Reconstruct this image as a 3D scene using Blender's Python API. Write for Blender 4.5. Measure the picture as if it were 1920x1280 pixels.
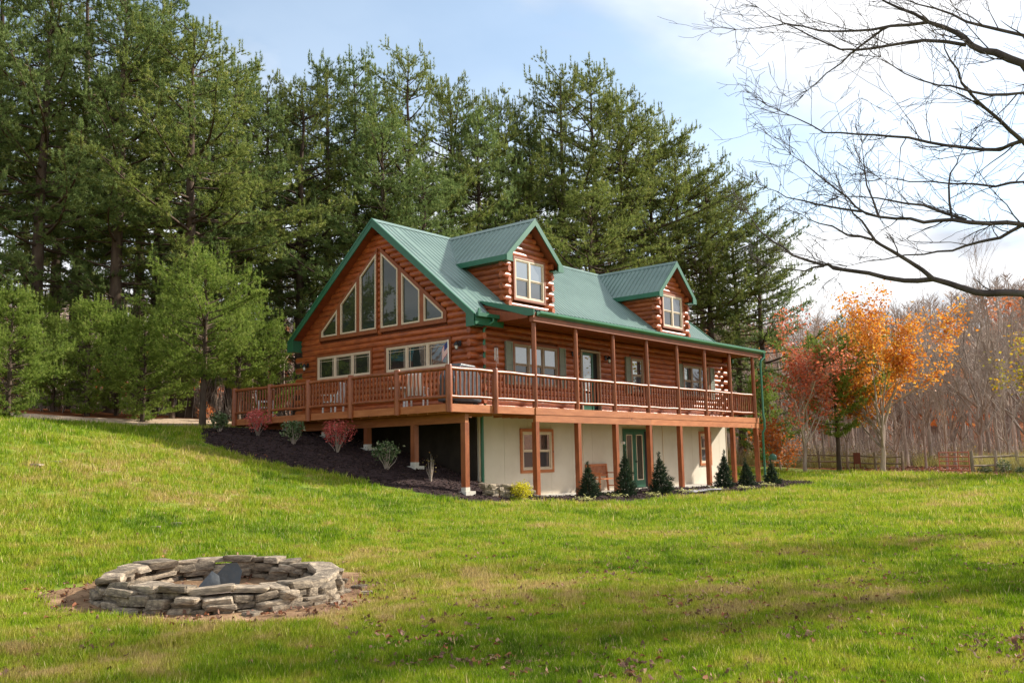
import bpy, bmesh, math, random
import numpy as np
from mathutils import Vector, Matrix, Quaternion, noise as mnoise
R = math.radians
random.seed(7)
rng = np.random.default_rng(7)
for o in list(bpy.data.objects): bpy.data.objects.remove(o)
scene = bpy.context.scene
col = scene.collection

# ------------------------------------------------------------------ camera
CAM = np.array([-20.8273, -18.9013, 1.2385])
YAW, PITCH, ROLL, FPX = 0.6971, 0.1280, -0.0200, 1692.0      # FPX: focal length in pixels of a 1920 px wide frame
_F = np.array([math.cos(YAW)*math.cos(PITCH), math.sin(YAW)*math.cos(PITCH), math.sin(PITCH)])
_R = np.array([math.sin(YAW), -math.cos(YAW), 0.0]); _U = np.cross(_R, _F)
_R2 = math.cos(ROLL)*_R + math.sin(ROLL)*_U; _U2 = -math.sin(ROLL)*_R + math.cos(ROLL)*_U
cd = bpy.data.cameras.new('camera'); cam = bpy.data.objects.new('camera', cd); col.objects.link(cam)
cd.sensor_width = 36.0; cd.lens = FPX*36/1920; cd.clip_start = 0.1; cd.clip_end = 3000
cam.matrix_world = Matrix(((_R2[0], _U2[0], -_F[0], CAM[0]), (_R2[1], _U2[1], -_F[1], CAM[1]), (_R2[2], _U2[2], -_F[2], CAM[2]), (0, 0, 0, 1)))
scene.camera = cam

# ------------------------------------------------------------------ sky, sun, exposure
SUN_EL, SUN_H = R(31), (0.90, -0.44)
sx, sy = SUN_H[0]/math.hypot(*SUN_H), SUN_H[1]/math.hypot(*SUN_H)
sdir = Vector((sx*math.cos(SUN_EL), sy*math.cos(SUN_EL), math.sin(SUN_EL)))
w = bpy.data.worlds.new('World'); scene.world = w; w.use_nodes = True
nt = w.node_tree; N = nt.nodes; L = nt.links; N.clear()
wo = N.new('ShaderNodeOutputWorld'); bg = N.new('ShaderNodeBackground'); bg.inputs[1].default_value = 0.075
sky = N.new('ShaderNodeTexSky'); sky.sky_type = 'NISHITA'; sky.sun_disc = False
sky.sun_elevation = SUN_EL; sky.sun_rotation = math.atan2(sdir.x, sdir.y); sky.air_density = 1.0; sky.dust_density = 0.6; sky.ozone_density = 1.2
tc = N.new('ShaderNodeTexCoord'); sep = N.new('ShaderNodeSeparateXYZ'); L.new(tc.outputs['Generated'], sep.inputs[0])
def wm(op, a, b=None):
    n = N.new('ShaderNodeMath'); n.operation = op
    for i, v in enumerate((a, b)):
        if v is None: continue
        if isinstance(v, (int, float)): n.inputs[i].default_value = v
        else: L.new(v, n.inputs[i])
    return n.outputs[0]
zc = wm('ADD', wm('MAXIMUM', sep.outputs[2], 0.0), 0.22)
cx_, cy_ = wm('DIVIDE', sep.outputs[0], zc), wm('DIVIDE', sep.outputs[1], zc)
cmb = N.new('ShaderNodeCombineXYZ'); L.new(cx_, cmb.inputs[0]); L.new(cy_, cmb.inputs[1])
mp = N.new('ShaderNodeMapping'); L.new(cmb.outputs[0], mp.inputs[0]); mp.inputs['Location'].default_value = (7.3, 2.9, 0.0)
n1 = N.new('ShaderNodeTexNoise'); n1.inputs['Scale'].default_value = 0.85; n1.inputs['Detail'].default_value = 7; n1.inputs['Roughness'].default_value = 0.55
n1.inputs['Distortion'].default_value = 0.3
L.new(mp.outputs[0], n1.inputs['Vector'])
rp = N.new('ShaderNodeValToRGB'); rp.color_ramp.elements[0].position = 0.41; rp.color_ramp.elements[1].position = 0.56
L.new(n1.outputs['Fac'], rp.inputs[0])
hz = wm('MULTIPLY', wm('SUBTRACT', 0.62, sep.outputs[2]), 0.75)          # thin veil: whiter towards the horizon
cf = wm('MINIMUM', wm('ADD', wm('MULTIPLY', rp.outputs[0], 0.80), wm('MAXIMUM', hz, 0.02)), 0.96)
n2 = N.new('ShaderNodeTexNoise'); n2.inputs['Scale'].default_value = 2.0; n2.inputs['Detail'].default_value = 5
L.new(mp.outputs[0], n2.inputs['Vector'])
cr2 = N.new('ShaderNodeValToRGB'); cr2.color_ramp.elements[0].color = (5.0, 5.3, 6.0, 1); cr2.color_ramp.elements[1].color = (9.6, 9.6, 9.7, 1)
cr2.color_ramp.elements[0].position = 0.38; cr2.color_ramp.elements[1].position = 0.56
L.new(n2.outputs['Fac'], cr2.inputs[0])
sat = N.new('ShaderNodeHueSaturation'); sat.inputs['Saturation'].default_value = 0.85; sat.inputs['Value'].default_value = 1.8; sat.inputs['Hue'].default_value = 0.49; L.new(sky.outputs[0], sat.inputs['Color'])
mx = N.new('ShaderNodeMix'); mx.data_type = 'RGBA'; L.new(cf, mx.inputs[0]); L.new(sat.outputs[0], mx.inputs[6]); L.new(cr2.outputs[0], mx.inputs[7])
L.new(mx.outputs[2], bg.inputs[0]); L.new(bg.outputs[0], wo.inputs[0])
sl = bpy.data.lights.new('sun', 'SUN'); sl.energy = 5.0; sl.angle = R(1.6); sl.color = (1.0, 0.94, 0.84)
so = bpy.data.objects.new('sun', sl); col.objects.link(so); so.rotation_euler = sdir.to_track_quat('Z', 'Y').to_euler(); so.location = (30, -30, 40)
vs = scene.view_settings; vs.view_transform = 'Standard'; vs.look = 'None'; vs.exposure = 0.85; vs.gamma = 1.0
scene.render.engine = 'CYCLES'
try: scene.cycles.max_bounces = 6; scene.cycles.transparent_max_bounces = 4; scene.cycles.use_denoising = True
except Exception: pass

# ------------------------------------------------------------------ materials
def srgb(r, g, b):
    f = lambda c: ((c/255+0.055)/1.055)**2.4 if c > 10.3 else c/255/12.92
    return (f(r), f(g), f(b))
MATS = {}
def M(name, c1, c2=None, scale=3.0, rough=0.6, bump=0.0, bscale=None, spec=0.4, rnd=0.0, metallic=0.0, stretch=(1, 1, 1), detail=5, c3=None, coat=0.0, world=False, knots=False):
    if name in MATS: return MATS[name]
    m = bpy.data.materials.new(name); m.use_nodes = True; MATS[name] = m
    t = m.node_tree; N = t.nodes; L = t.links; b = N['Principled BSDF']
    b.inputs['Roughness'].default_value = rough; b.inputs['Metallic'].default_value = metallic
    b.inputs['Specular IOR Level'].default_value = spec; b.inputs['Coat Weight'].default_value = coat
    tc = N.new('ShaderNodeTexCoord'); mp = N.new('ShaderNodeMapping'); mp.inputs['Scale'].default_value = stretch
    if world:
        g = N.new('ShaderNodeNewGeometry'); L.new(g.outputs['Position'], mp.inputs[0])
    else: L.new(tc.outputs['Object'], mp.inputs[0])
    nz = N.new('ShaderNodeTexNoise'); nz.inputs['Scale'].default_value = scale; nz.inputs['Detail'].default_value = detail; nz.inputs['Roughness'].default_value = 0.6
    L.new(mp.outputs[0], nz.inputs['Vector'])
    rp = N.new('ShaderNodeValToRGB'); e = rp.color_ramp.elements
    e[0].position = 0.32; e[1].position = 0.68
    e[0].color = (*c1, 1); e[1].color = (*(c2 or c1), 1)
    if c3: k = e.new(0.5); k.color = (*c3, 1)
    L.new(nz.outputs['Fac'], rp.inputs[0]); out = rp.outputs[0]
    if knots:                                 # scattered dark knots and checks
        vo = N.new('ShaderNodeTexVoronoi'); vo.inputs['Scale'].default_value = 2.1; L.new(tc.outputs['Object'], vo.inputs['Vector'])
        kr = N.new('ShaderNodeMapRange'); kr.inputs[1].default_value = 0.05; kr.inputs[2].default_value = 0.11; kr.inputs[3].default_value = 0.75; kr.inputs[4].default_value = 0.0; L.new(vo.outputs['Distance'], kr.inputs[0])
        km = N.new('ShaderNodeMix'); km.data_type = 'RGBA'; L.new(kr.outputs[0], km.inputs[0]); L.new(out, km.inputs[6]); km.inputs[7].default_value = (*srgb(66, 30, 16), 1); out = km.outputs[2]
    if rnd > 0:
        oi = N.new('ShaderNodeObjectInfo'); mr = N.new('ShaderNodeMapRange'); mr.inputs[3].default_value = 1-rnd; mr.inputs[4].default_value = 1+rnd
        L.new(oi.outputs['Random'], mr.inputs[0]); hs = N.new('ShaderNodeHueSaturation'); L.new(mr.outputs[0], hs.inputs['Value']); L.new(out, hs.inputs['Color']); out = hs.outputs[0]
    L.new(out, b.inputs['Base Color'])
    if bump > 0:
        n2 = N.new('ShaderNodeTexNoise'); n2.inputs['Scale'].default_value = bscale or scale*6; n2.inputs['Detail'].default_value = 4
        L.new(mp.outputs[0], n2.inputs['Vector']); bp = N.new('ShaderNodeBump'); bp.inputs['Strength'].default_value = bump; bp.inputs['Distance'].default_value = 0.02
        L.new(n2.outputs['Fac'], bp.inputs['Height']); L.new(bp.outputs[0], b.inputs['Normal'])
    return m
def leafmat(name, cols, trans=0.35, rnd=0.12, rough=0.55, pos=None):
    """foliage: a per-leaf random value (attribute 'tint') picks the colour; a little light passes through"""
    m = bpy.data.materials.new(name); m.use_nodes = True; MATS[name] = m
    t = m.node_tree; N = t.nodes; L = t.links; b = N['Principled BSDF']; out = N['Material Output']
    at = N.new('ShaderNodeAttribute'); at.attribute_name = 'tint'
    rp = N.new('ShaderNodeValToRGB'); e = rp.color_ramp.elements
    e[0].color = (*cols[0], 1); e[1].color = (*cols[-1], 1); e[0].position = 0.05; e[1].position = 0.95
    for i, c in enumerate(cols[1:-1]): k = e.new((i+1)/(len(cols)-1)); k.color = (*c, 1)
    L.new(at.outputs['Fac'], rp.inputs[0])
    oi = N.new('ShaderNodeObjectInfo'); mr = N.new('ShaderNodeMapRange'); mr.inputs[3].default_value = 1-rnd; mr.inputs[4].default_value = 1+rnd
    L.new(oi.outputs['Random'], mr.inputs[0]); hs = N.new('ShaderNodeHueSaturation'); L.new(mr.outputs[0], hs.inputs['Value']); L.new(rp.outputs[0], hs.inputs['Color'])
    L.new(hs.outputs[0], b.inputs['Base Color']); b.inputs['Roughness'].default_value = rough; b.inputs['Specular IOR Level'].default_value = 0.25
    tr = N.new('ShaderNodeBsdfTranslucent'); L.new(hs.outputs[0], tr.inputs[0]); ms = N.new('ShaderNodeMixShader'); ms.inputs[0].default_value = trans
    L.new(b.outputs[0], ms.inputs[1]); L.new(tr.outputs[0], ms.inputs[2]); L.new(ms.outputs[0], out.inputs[0])
    return m
def glassmat(name, body, refl):
    m = bpy.data.materials.new(name); m.use_nodes = True; MATS[name] = m
    t = m.node_tree; N = t.nodes; L = t.links; b = N['Principled BSDF']; out = N['Material Output']
    b.inputs['Base Color'].default_value = (*body, 1); b.inputs['Roughness'].default_value = 0.5; b.inputs['Specular IOR Level'].default_value = 0.2
    gl = N.new('ShaderNodeBsdfGlossy'); gl.inputs['Roughness'].default_value = 0.015; gl.inputs['Color'].default_value = (0.93, 0.96, 0.97, 1)
    nz = N.new('ShaderNodeTexNoise'); nz.inputs['Scale'].default_value = 1.3; bp = N.new('ShaderNodeBump'); bp.inputs['Strength'].default_value = 0.05; bp.inputs['Distance'].default_value = 0.02
    tc = N.new('ShaderNodeTexCoord'); L.new(tc.outputs['Object'], nz.inputs['Vector']); L.new(nz.outputs['Fac'], bp.inputs['Height']); L.new(bp.outputs[0], gl.inputs['Normal'])
    fr = N.new('ShaderNodeFresnel'); fr.inputs['IOR'].default_value = refl
    ms = N.new('ShaderNodeMixShader'); L.new(fr.outputs[0], ms.inputs[0]); L.new(b.outputs[0], ms.inputs[1]); L.new(gl.outputs[0], ms.inputs[2]); L.new(ms.outputs[0], out.inputs[0])
    return m
LOG = M('stained_log', srgb(128, 62, 30), srgb(178, 96, 48), 2.6, 0.4, 0.3, 9, 0.5, 0.2, c3=srgb(156, 78, 38), knots=True, stretch=(1, 1, 3))
LOGEND = M('log_end_grain', srgb(196, 128, 92), srgb(170, 100, 66), 6, 0.6, 0.2, 30)
TRIM = M('stained_trim', srgb(124, 64, 32), srgb(146, 80, 42), 3, 0.5, 0.15, 20, 0.4, 0.1)
BEAM = M('stained_beam', srgb(160, 92, 50), srgb(186, 116, 70), 1.6, 0.5, 0.2, 14, 0.4, 0.14, c3=srgb(172, 102, 56), knots=True, stretch=(1, 1, 6))
POST = M('stained_post', srgb(122, 62, 30), srgb(152, 84, 44), 2.5, 0.38, 0.2, 14, 0.45, 0.1, stretch=(3, 3, 1))
CORE = M('wall_core', srgb(96, 44, 22), srgb(110, 54, 28), 3, 0.7)
SOFFIT = M('soffit_wood', srgb(118, 58, 30), srgb(140, 72, 38), 2, 0.6, 0.15, 20, stretch=(1, 8, 1))
ROOF = M('green_metal', srgb(98, 122, 115), srgb(114, 138, 130), 0.9, 0.32, 0.04, 2, 0.5)
GREEN = M('green_trim', srgb(34, 92, 66), srgb(44, 104, 76), 1.5, 0.35, 0.0, None, 0.5)
GUTTER = M('green_gutter', srgb(52, 112, 78), srgb(64, 124, 90), 1.5, 0.3, 0.0, None, 0.5)
DSPOUT = M('green_pipe', srgb(40, 104, 74), srgb(48, 112, 82), 1.5, 0.3, 0.0, None, 0.5)
ALMOND = M('almond_frame', srgb(206, 184, 156), srgb(216, 196, 170), 2, 0.5)
TAUPE = M('taupe_frame', srgb(150, 130, 108), srgb(164, 144, 120), 2, 0.5)
SHUT = M('shutter_paint', srgb(122, 126, 112), srgb(134, 138, 122), 3, 0.6, rnd=0.05)
STUCCO = M('basement_panel', srgb(196, 184, 164), srgb(210, 199, 180), 0.8, 0.85, 0.15, 60, 0.2)
GLASS = glassmat('window_glass', (0.012, 0.014, 0.013), 2.9)
GLASSS = glassmat('screened_glass', (0.022, 0.026, 0.032), 1.65)
GLASSG = glassmat('gable_glass', (0.018, 0.022, 0.010), 1.55)
BLACK = M('black_metal', (0.012, 0.012, 0.013), (0.02, 0.02, 0.02), 4, 0.45)
BULB = M('lamp_glass', (0.6, 0.58, 0.5), (0.7, 0.68, 0.6), 4, 0.2)
DARKPANEL = M('dark_basement_panel', srgb(52, 45, 38), srgb(66, 57, 48), 2, 0.9, 0.2, 20, 0.2)  # dark brown used for the basement panels on the gable side
DOORG = M('green_door', srgb(28, 84, 60), srgb(36, 94, 68), 2, 0.4)
DARK = M('dark_interior', (0.008, 0.007, 0.006), (0.012, 0.01, 0.009), 2, 0.8)  # near-black colour stands in for the shade inside the doorways
CONC = M('concrete', srgb(190, 182, 168), srgb(208, 202, 190), 1.3, 0.9, 0.2, 40, 0.2)
WHITE = M('white_plastic', (0.72, 0.70, 0.66), (0.78, 0.77, 0.74), 3, 0.5)
TARP = M('dark_tarp', srgb(58, 60, 64), srgb(78, 80, 86), 5, 0.4, 0.3, 12)
BENCH = M('bench_wood', srgb(170, 100, 56), srgb(190, 118, 70), 5, 0.5, 0.1, 30, rnd=0.1)
STONE = M('field_stone', srgb(96, 86, 76), srgb(184, 166, 142), 3.2, 0.9, 0.8, 14, 0.2, 0.36, c3=srgb(144, 130, 112), detail=8)
SLATE = M('slate_slab', srgb(120, 116, 122), srgb(150, 148, 152), 3, 0.8, 0.3, 20, rnd=0.15)
IRON = M('burnt_sheet_iron', srgb(78, 86, 92), srgb(112, 118, 122), 5, 0.55, 0.4, 14, 0.4, 0.1, c3=srgb(90, 92, 92))
BARK = M('pine_bark', srgb(66, 54, 46), srgb(98, 84, 72), 4, 0.95, 0.8, 10, 0.1, 0.2, stretch=(1, 1, 0.3))
GBARK = M('grey_bark', srgb(142, 126, 114), srgb(182, 166, 152), 3, 0.95, 0.6, 10, 0.1, 0.25, stretch=(1, 1, 0.3))
DBARK = M('dark_bark', srgb(66, 58, 56), srgb(98, 88, 84), 5, 0.9, 0.8, 14, 0.2, 0.1, stretch=(1, 1, 0.4))
GREYW = M('weathered_wood', srgb(128, 112, 96), srgb(160, 144, 124), 3, 0.9, 0.4, 20, 0.2, 0.2)
REDGATE = M('red_gate_tube', srgb(176, 96, 80), srgb(190, 110, 92), 3, 0.5)
RUSTB = M('brown_board', srgb(96, 44, 26), srgb(112, 56, 34), 3, 0.8)
PINE = leafmat('pine_needles', [srgb(88, 104, 52), srgb(114, 128, 62), srgb(136, 146, 74), srgb(166, 166, 96)], 0.45, 0.16)
PINEB = leafmat('pine_needles_blue', [srgb(82, 104, 58), srgb(106, 126, 70), srgb(128, 146, 84), srgb(154, 164, 100)], 0.45, 0.14)
YPINE = leafmat('young_pine_needles', [srgb(94, 116, 48), srgb(124, 146, 60), srgb(146, 164, 74), srgb(172, 180, 98)], 0.45, 0.14)
ORANGE = leafmat('orange_leaves', [srgb(190, 106, 40), srgb(212, 132, 48), srgb(222, 156, 58), srgb(230, 184, 80)], 0.4, 0.05)
REDL = leafmat('red_leaves', [srgb(178, 84, 58), srgb(200, 106, 76), srgb(214, 128, 92), srgb(222, 150, 110)], 0.45, 0.08)
RUSTL = leafmat('rust_leaves', [srgb(184, 96, 40), srgb(206, 118, 54), srgb(216, 142, 76)], 0.4, 0.15)
YGL = leafmat('yellow_green_leaves', [srgb(120, 124, 40), srgb(160, 150, 44), srgb(190, 164, 50), srgb(206, 140, 50)], 0.4, 0.05)
BURN = leafmat('crimson_leaves', [srgb(190, 78, 80), srgb(218, 104, 98), srgb(226, 138, 122)], 0.35, 0.1)
RHODO = leafmat('dark_shrub_leaves', [srgb(52, 74, 40), srgb(78, 98, 56), srgb(110, 126, 84), srgb(160, 156, 124)], 0.25, 0.1)
GOLD = leafmat('golden_leaves', [srgb(176, 168, 30), srgb(206, 196, 44), srgb(222, 212, 66)], 0.35, 0.05)
SPRUCE = leafmat('spruce_needles', [srgb(34, 50, 36), srgb(52, 68, 46), srgb(76, 92, 64)], 0.2, 0.12)
VARIEG = leafmat('pale_leaves', [srgb(170, 172, 96), srgb(204, 200, 130), srgb(222, 220, 160)], 0.3, 0.1)
BRUSH = leafmat('brush_leaves', [srgb(112, 108, 44), srgb(140, 132, 58), srgb(150, 120, 66), srgb(160, 96, 50)], 0.35, 0.2)
DEADLEAF = leafmat('fallen_leaves', [srgb(90, 62, 48), srgb(126, 92, 74), srgb(158, 122, 102), srgb(150, 90, 58)], 0.15, 0.2, 0.8)
def grass_colour(t):
    """the lawn's patchy greens, by place in the world: shared by the soil sheet and the blades"""
    N = t.nodes; L = t.links
    g = N.new('ShaderNodeNewGeometry')
    a = N.new('ShaderNodeTexNoise'); a.inputs['Scale'].default_value = 0.22; a.inputs['Detail'].default_value = 4; a.inputs['Roughness'].default_value = 0.6
    b = N.new('ShaderNodeTexNoise'); b.inputs['Scale'].default_value = 2.6; b.inputs['Detail'].default_value = 7; b.inputs['Roughness'].default_value = 0.65
    L.new(g.outputs['Position'], a.inputs['Vector']); L.new(g.outputs['Position'], b.inputs['Vector'])
    mt = N.new('ShaderNodeMath'); mt.operation = 'MULTIPLY_ADD'; mt.inputs[1].default_value = 0.55
    L.new(b.outputs['Fac'], mt.inputs[0])
    m2 = N.new('ShaderNodeMath'); m2.operation = 'MULTIPLY'; m2.inputs[1].default_value = 0.5; L.new(a.outputs['Fac'], m2.inputs[0]); L.new(m2.outputs[0], mt.inputs[2])
    rp = N.new('ShaderNodeValToRGB'); e = rp.color_ramp.elements
    e[0].position = 0.41; e[0].color = (*srgb(86, 116, 16), 1); e[1].position = 0.635; e[1].color = (*srgb(188, 166, 106), 1)
    for p, c in ((0.47, srgb(116, 146, 20)), (0.53, srgb(148, 166, 34)), (0.585, srgb(168, 164, 64))):
        k = e.new(p); k.color = (*c, 1)
    L.new(mt.outputs[0], rp.inputs[0])
    return rp.outputs[0]
def lawn_material():
    m = bpy.data.materials.new('lawn_soil'); m.use_nodes = True; t = m.node_tree; N = t.nodes; L = t.links; b = N['Principled BSDF']
    gc = grass_colour(t)
    dk = N.new('ShaderNodeHueSaturation'); dk.inputs['Value'].default_value = 0.62; dk.inputs['Saturation'].default_value = 0.9; L.new(gc, dk.inputs['Color'])
    g = N.new('ShaderNodeNewGeometry'); nz = N.new('ShaderNodeTexNoise'); nz.inputs['Scale'].default_value = 2.2; nz.inputs['Detail'].default_value = 6; L.new(g.outputs['Position'], nz.inputs['Vector'])
    lit = N.new('ShaderNodeValToRGB'); e = lit.color_ramp.elements; e[0].position = 0.3; e[0].color = (*srgb(92, 60, 40), 1); e[1].position = 0.7; e[1].color = (*srgb(176, 112, 68), 1)
    k = e.new(0.5); k.color = (*srgb(140, 84, 52), 1)
    L.new(nz.outputs['Fac'], lit.inputs[0])
    at = N.new('ShaderNodeAttribute'); at.attribute_name = 'wood'
    ad = N.new('ShaderNodeMath'); ad.operation = 'MULTIPLY_ADD'; ad.inputs[1].default_value = 0.7; L.new(nz.outputs['Fac'], ad.inputs[0]); L.new(at.outputs['Fac'], ad.inputs[2])
    st = N.new('ShaderNodeMapRange'); st.inputs[1].default_value = 0.75; st.inputs[2].default_value = 1.0; L.new(ad.outputs[0], st.inputs[0])
    mx = N.new('ShaderNodeMix'); mx.data_type = 'RGBA'; L.new(st.outputs[0], mx.inputs[0]); L.new(dk.outputs[0], mx.inputs[6]); L.new(lit.outputs[0], mx.inputs[7])
    L.new(mx.outputs[2], b.inputs['Base Color']); b.inputs['Roughness'].default_value = 0.95; b.inputs['Specular IOR Level'].default_value = 0.1
    n2 = N.new('ShaderNodeTexNoise'); n2.inputs['Scale'].default_value = 30; L.new(g.outputs['Position'], n2.inputs['Vector']); bp = N.new('ShaderNodeBump'); bp.inputs['Strength'].default_value = 0.7; bp.inputs['Distance'].default_value = 0.04
    L.new(n2.outputs['Fac'], bp.inputs['Height']); L.new(bp.outputs[0], b.inputs['Normal'])
    return m
def blade_material():
    m = bpy.data.materials.new('grass_blades'); m.use_nodes = True; t = m.node_tree; N = t.nodes; L = t.links; b = N['Principled BSDF']; out = N['Material Output']
    gc = grass_colour(t)
    at = N.new('ShaderNodeAttribute'); at.attribute_name = 'tint'
    mr = N.new('ShaderNodeMapRange'); mr.inputs[3].default_value = 0.6; mr.inputs[4].default_value = 1.35; L.new(at.outputs['Fac'], mr.inputs[0])
    hs = N.new('ShaderNodeHueSaturation'); L.new(mr.outputs[0], hs.inputs['Value'])
    oi = N.new('ShaderNodeObjectInfo'); ad = N.new('ShaderNodeMath'); ad.operation = 'MULTIPLY_ADD'; ad.inputs[1].default_value = 0.5; L.new(oi.outputs['Random'], ad.inputs[0]); L.new(at.outputs['Fac'], ad.inputs[2])
    dr = N.new('ShaderNodeMapRange'); dr.inputs[1].default_value = 1.16; dr.inputs[2].default_value = 1.34; L.new(ad.outputs[0], dr.inputs[0])      # some dead straw among the green
    ms0 = N.new('ShaderNodeMix'); ms0.data_type = 'RGBA'; L.new(dr.outputs[0], ms0.inputs[0]); L.new(gc, ms0.inputs[6]); ms0.inputs[7].default_value = (*srgb(190, 172, 116), 1); L.new(ms0.outputs[2], hs.inputs['Color'])
    L.new(hs.outputs[0], b.inputs['Base Color']); b.inputs['Roughness'].default_value = 0.5; b.inputs['Specular IOR Level'].default_value = 0.25
    tr = N.new('ShaderNodeBsdfTranslucent'); L.new(hs.outputs[0], tr.inputs[0]); ms = N.new('ShaderNodeMixShader'); ms.inputs[0].default_value = 0.4
    L.new(b.outputs[0], ms.inputs[1]); L.new(tr.outputs[0], ms.inputs[2]); L.new(ms.outputs[0], out.inputs[0])
    return m
MULCH = M('bark_mulch', srgb(38, 28, 28), srgb(66, 50, 48), 9, 0.95, 1.0, 45, 0.15, detail=8)
DIRT = M('bare_dirt', srgb(112, 88, 66), srgb(162, 132, 102), 3, 0.95, 0.7, 40, 0.1, detail=8, c3=srgb(134, 106, 80))
GRAVEL = M('gravel', srgb(160, 138, 114), srgb(190, 168, 144), 5, 0.95, 0.6, 60, 0.1, detail=8)
PATHM = M('leafy_path', srgb(168, 116, 88), srgb(204, 160, 134), 3, 0.95, 0.6, 30, 0.1, detail=8)

# ------------------------------------------------------------------ mesh helpers
class MB:
    def __init__(s): s.v = []; s.f = []; s.sm = []
    def add(s, vs, fs, smooth=False):
        o = len(s.v); s.v += [tuple(map(float, p)) for p in vs]
        for f in fs: s.f.append([i+o for i in f]); s.sm.append(smooth)
    def box(s, x0, x1, y0, y1, z0, z1):
        x0, x1 = sorted((x0, x1)); y0, y1 = sorted((y0, y1)); z0, z1 = sorted((z0, z1))
        s.add([(x0, y0, z0), (x1, y0, z0), (x1, y1, z0), (x0, y1, z0), (x0, y0, z1), (x1, y0, z1), (x1, y1, z1), (x0, y1, z1)],
              [(3, 2, 1, 0), (4, 5, 6, 7), (0, 1, 5, 4), (1, 2, 6, 5), (2, 3, 7, 6), (3, 0, 4, 7)])
    def tube(s, pts, rad, n=8, cap=True, smooth=True, ph=0.0):
        pts = [Vector(p) for p in pts]
        if isinstance(rad, (int, float)): rad = [rad]*len(pts)
        rings = []; pu = None
        for i, p in enumerate(pts):
            d = (pts[min(i+1, len(pts)-1)]-pts[max(i-1, 0)])
            d = d.normalized() if d.length > 1e-9 else Vector((0, 0, 1))
            if pu is None: pu = d.orthogonal().normalized()
            u = (pu-d*pu.dot(d)); u = u.normalized() if u.length > 1e-6 else d.orthogonal().normalized()
            pu = u; v = d.cross(u)
            rings.append([p+(u*math.cos(2*math.pi*k/n+ph)+v*math.sin(2*math.pi*k/n+ph))*rad[i] for k in range(n)])
        vs = [q for r in rings for q in r]; fs = []
        for i in range(len(pts)-1):
            for k in range(n):
                k2 = (k+1) % n; fs.append((i*n+k, i*n+k2, (i+1)*n+k2, (i+1)*n+k))
        s.add(vs, fs, smooth)
        if cap:
            s.add(rings[0], [tuple(range(n))[::-1]]); s.add(rings[-1], [tuple(range(n))])
    def prism(s, poly, ext, smooth=False):
        """closed polygon of 3-D points pushed along the vector ext"""
        n = len(poly); a = [Vector(p) for p in poly]; b = [p+Vector(ext) for p in a]
        s.add(a+b, [tuple(range(n))[::-1], tuple(range(n, 2*n))]+[(i, (i+1) % n, n+(i+1) % n, n+i) for i in range(n)], smooth)
    def build(s, name, mat, parent=None, fix=True):
        me = bpy.data.meshes.new(name); me.from_pydata(s.v, [], s.f); me.materials.append(mat)
        me.polygons.foreach_set('use_smooth', s.sm)
        if fix:
            bm = bmesh.new(); bm.from_mesh(me); bmesh.ops.recalc_face_normals(bm, faces=bm.faces); bm.to_mesh(me); bm.free()
        me.update(); return obj(name, me, parent)
def obj(name, me, parent=None):
    o = bpy.data.objects.new(name, me); col.objects.link(o)
    if parent: o.parent = parent
    return o
def tag(o, label=None, cat=None, group=None, kind=None):
    if label: o['label'] = label
    if cat: o['category'] = cat
    if group: o['group'] = group
    if kind: o['kind'] = kind
    return o
def empty(name, loc=(0, 0, 0), rz=0.0, label=None, cat=None, group=None):
    o = bpy.data.objects.new(name, None); col.objects.link(o); o.location = loc; o.rotation_euler = (0, 0, rz); o.empty_display_size = 0.1
    return tag(o, label, cat, group)
def copy_tree(o, parent=None):
    c = o.copy(); col.objects.link(c)
    if parent: c.parent = parent
    for ch in list(o.children): copy_tree(ch, c)
    return c
def tri_mesh(name, V, F, mat, tint=None, smooth=False):
    """fast mesh from arrays; F is (n,3) or (n,4); tint is one value per vertex"""
    V = np.asarray(V, np.float32); F = np.asarray(F, np.int32); k = F.shape[1]
    me = bpy.data.meshes.new(name); me.vertices.add(len(V)); me.vertices.foreach_set('co', V.ravel())
    me.loops.add(F.size); me.loops.foreach_set('vertex_index', F.ravel()); me.polygons.add(len(F))
    me.polygons.foreach_set('loop_start', np.arange(0, F.size, k, dtype=np.int32))
    if smooth: me.polygons.foreach_set('use_smooth', np.ones(len(F), bool))
    me.update(calc_edges=True); me.materials.append(mat)
    if tint is not None:
        a = me.attributes.new('tint', 'FLOAT', 'POINT'); a.data.foreach_set('value', np.asarray(tint, np.float32))
    return me
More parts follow.
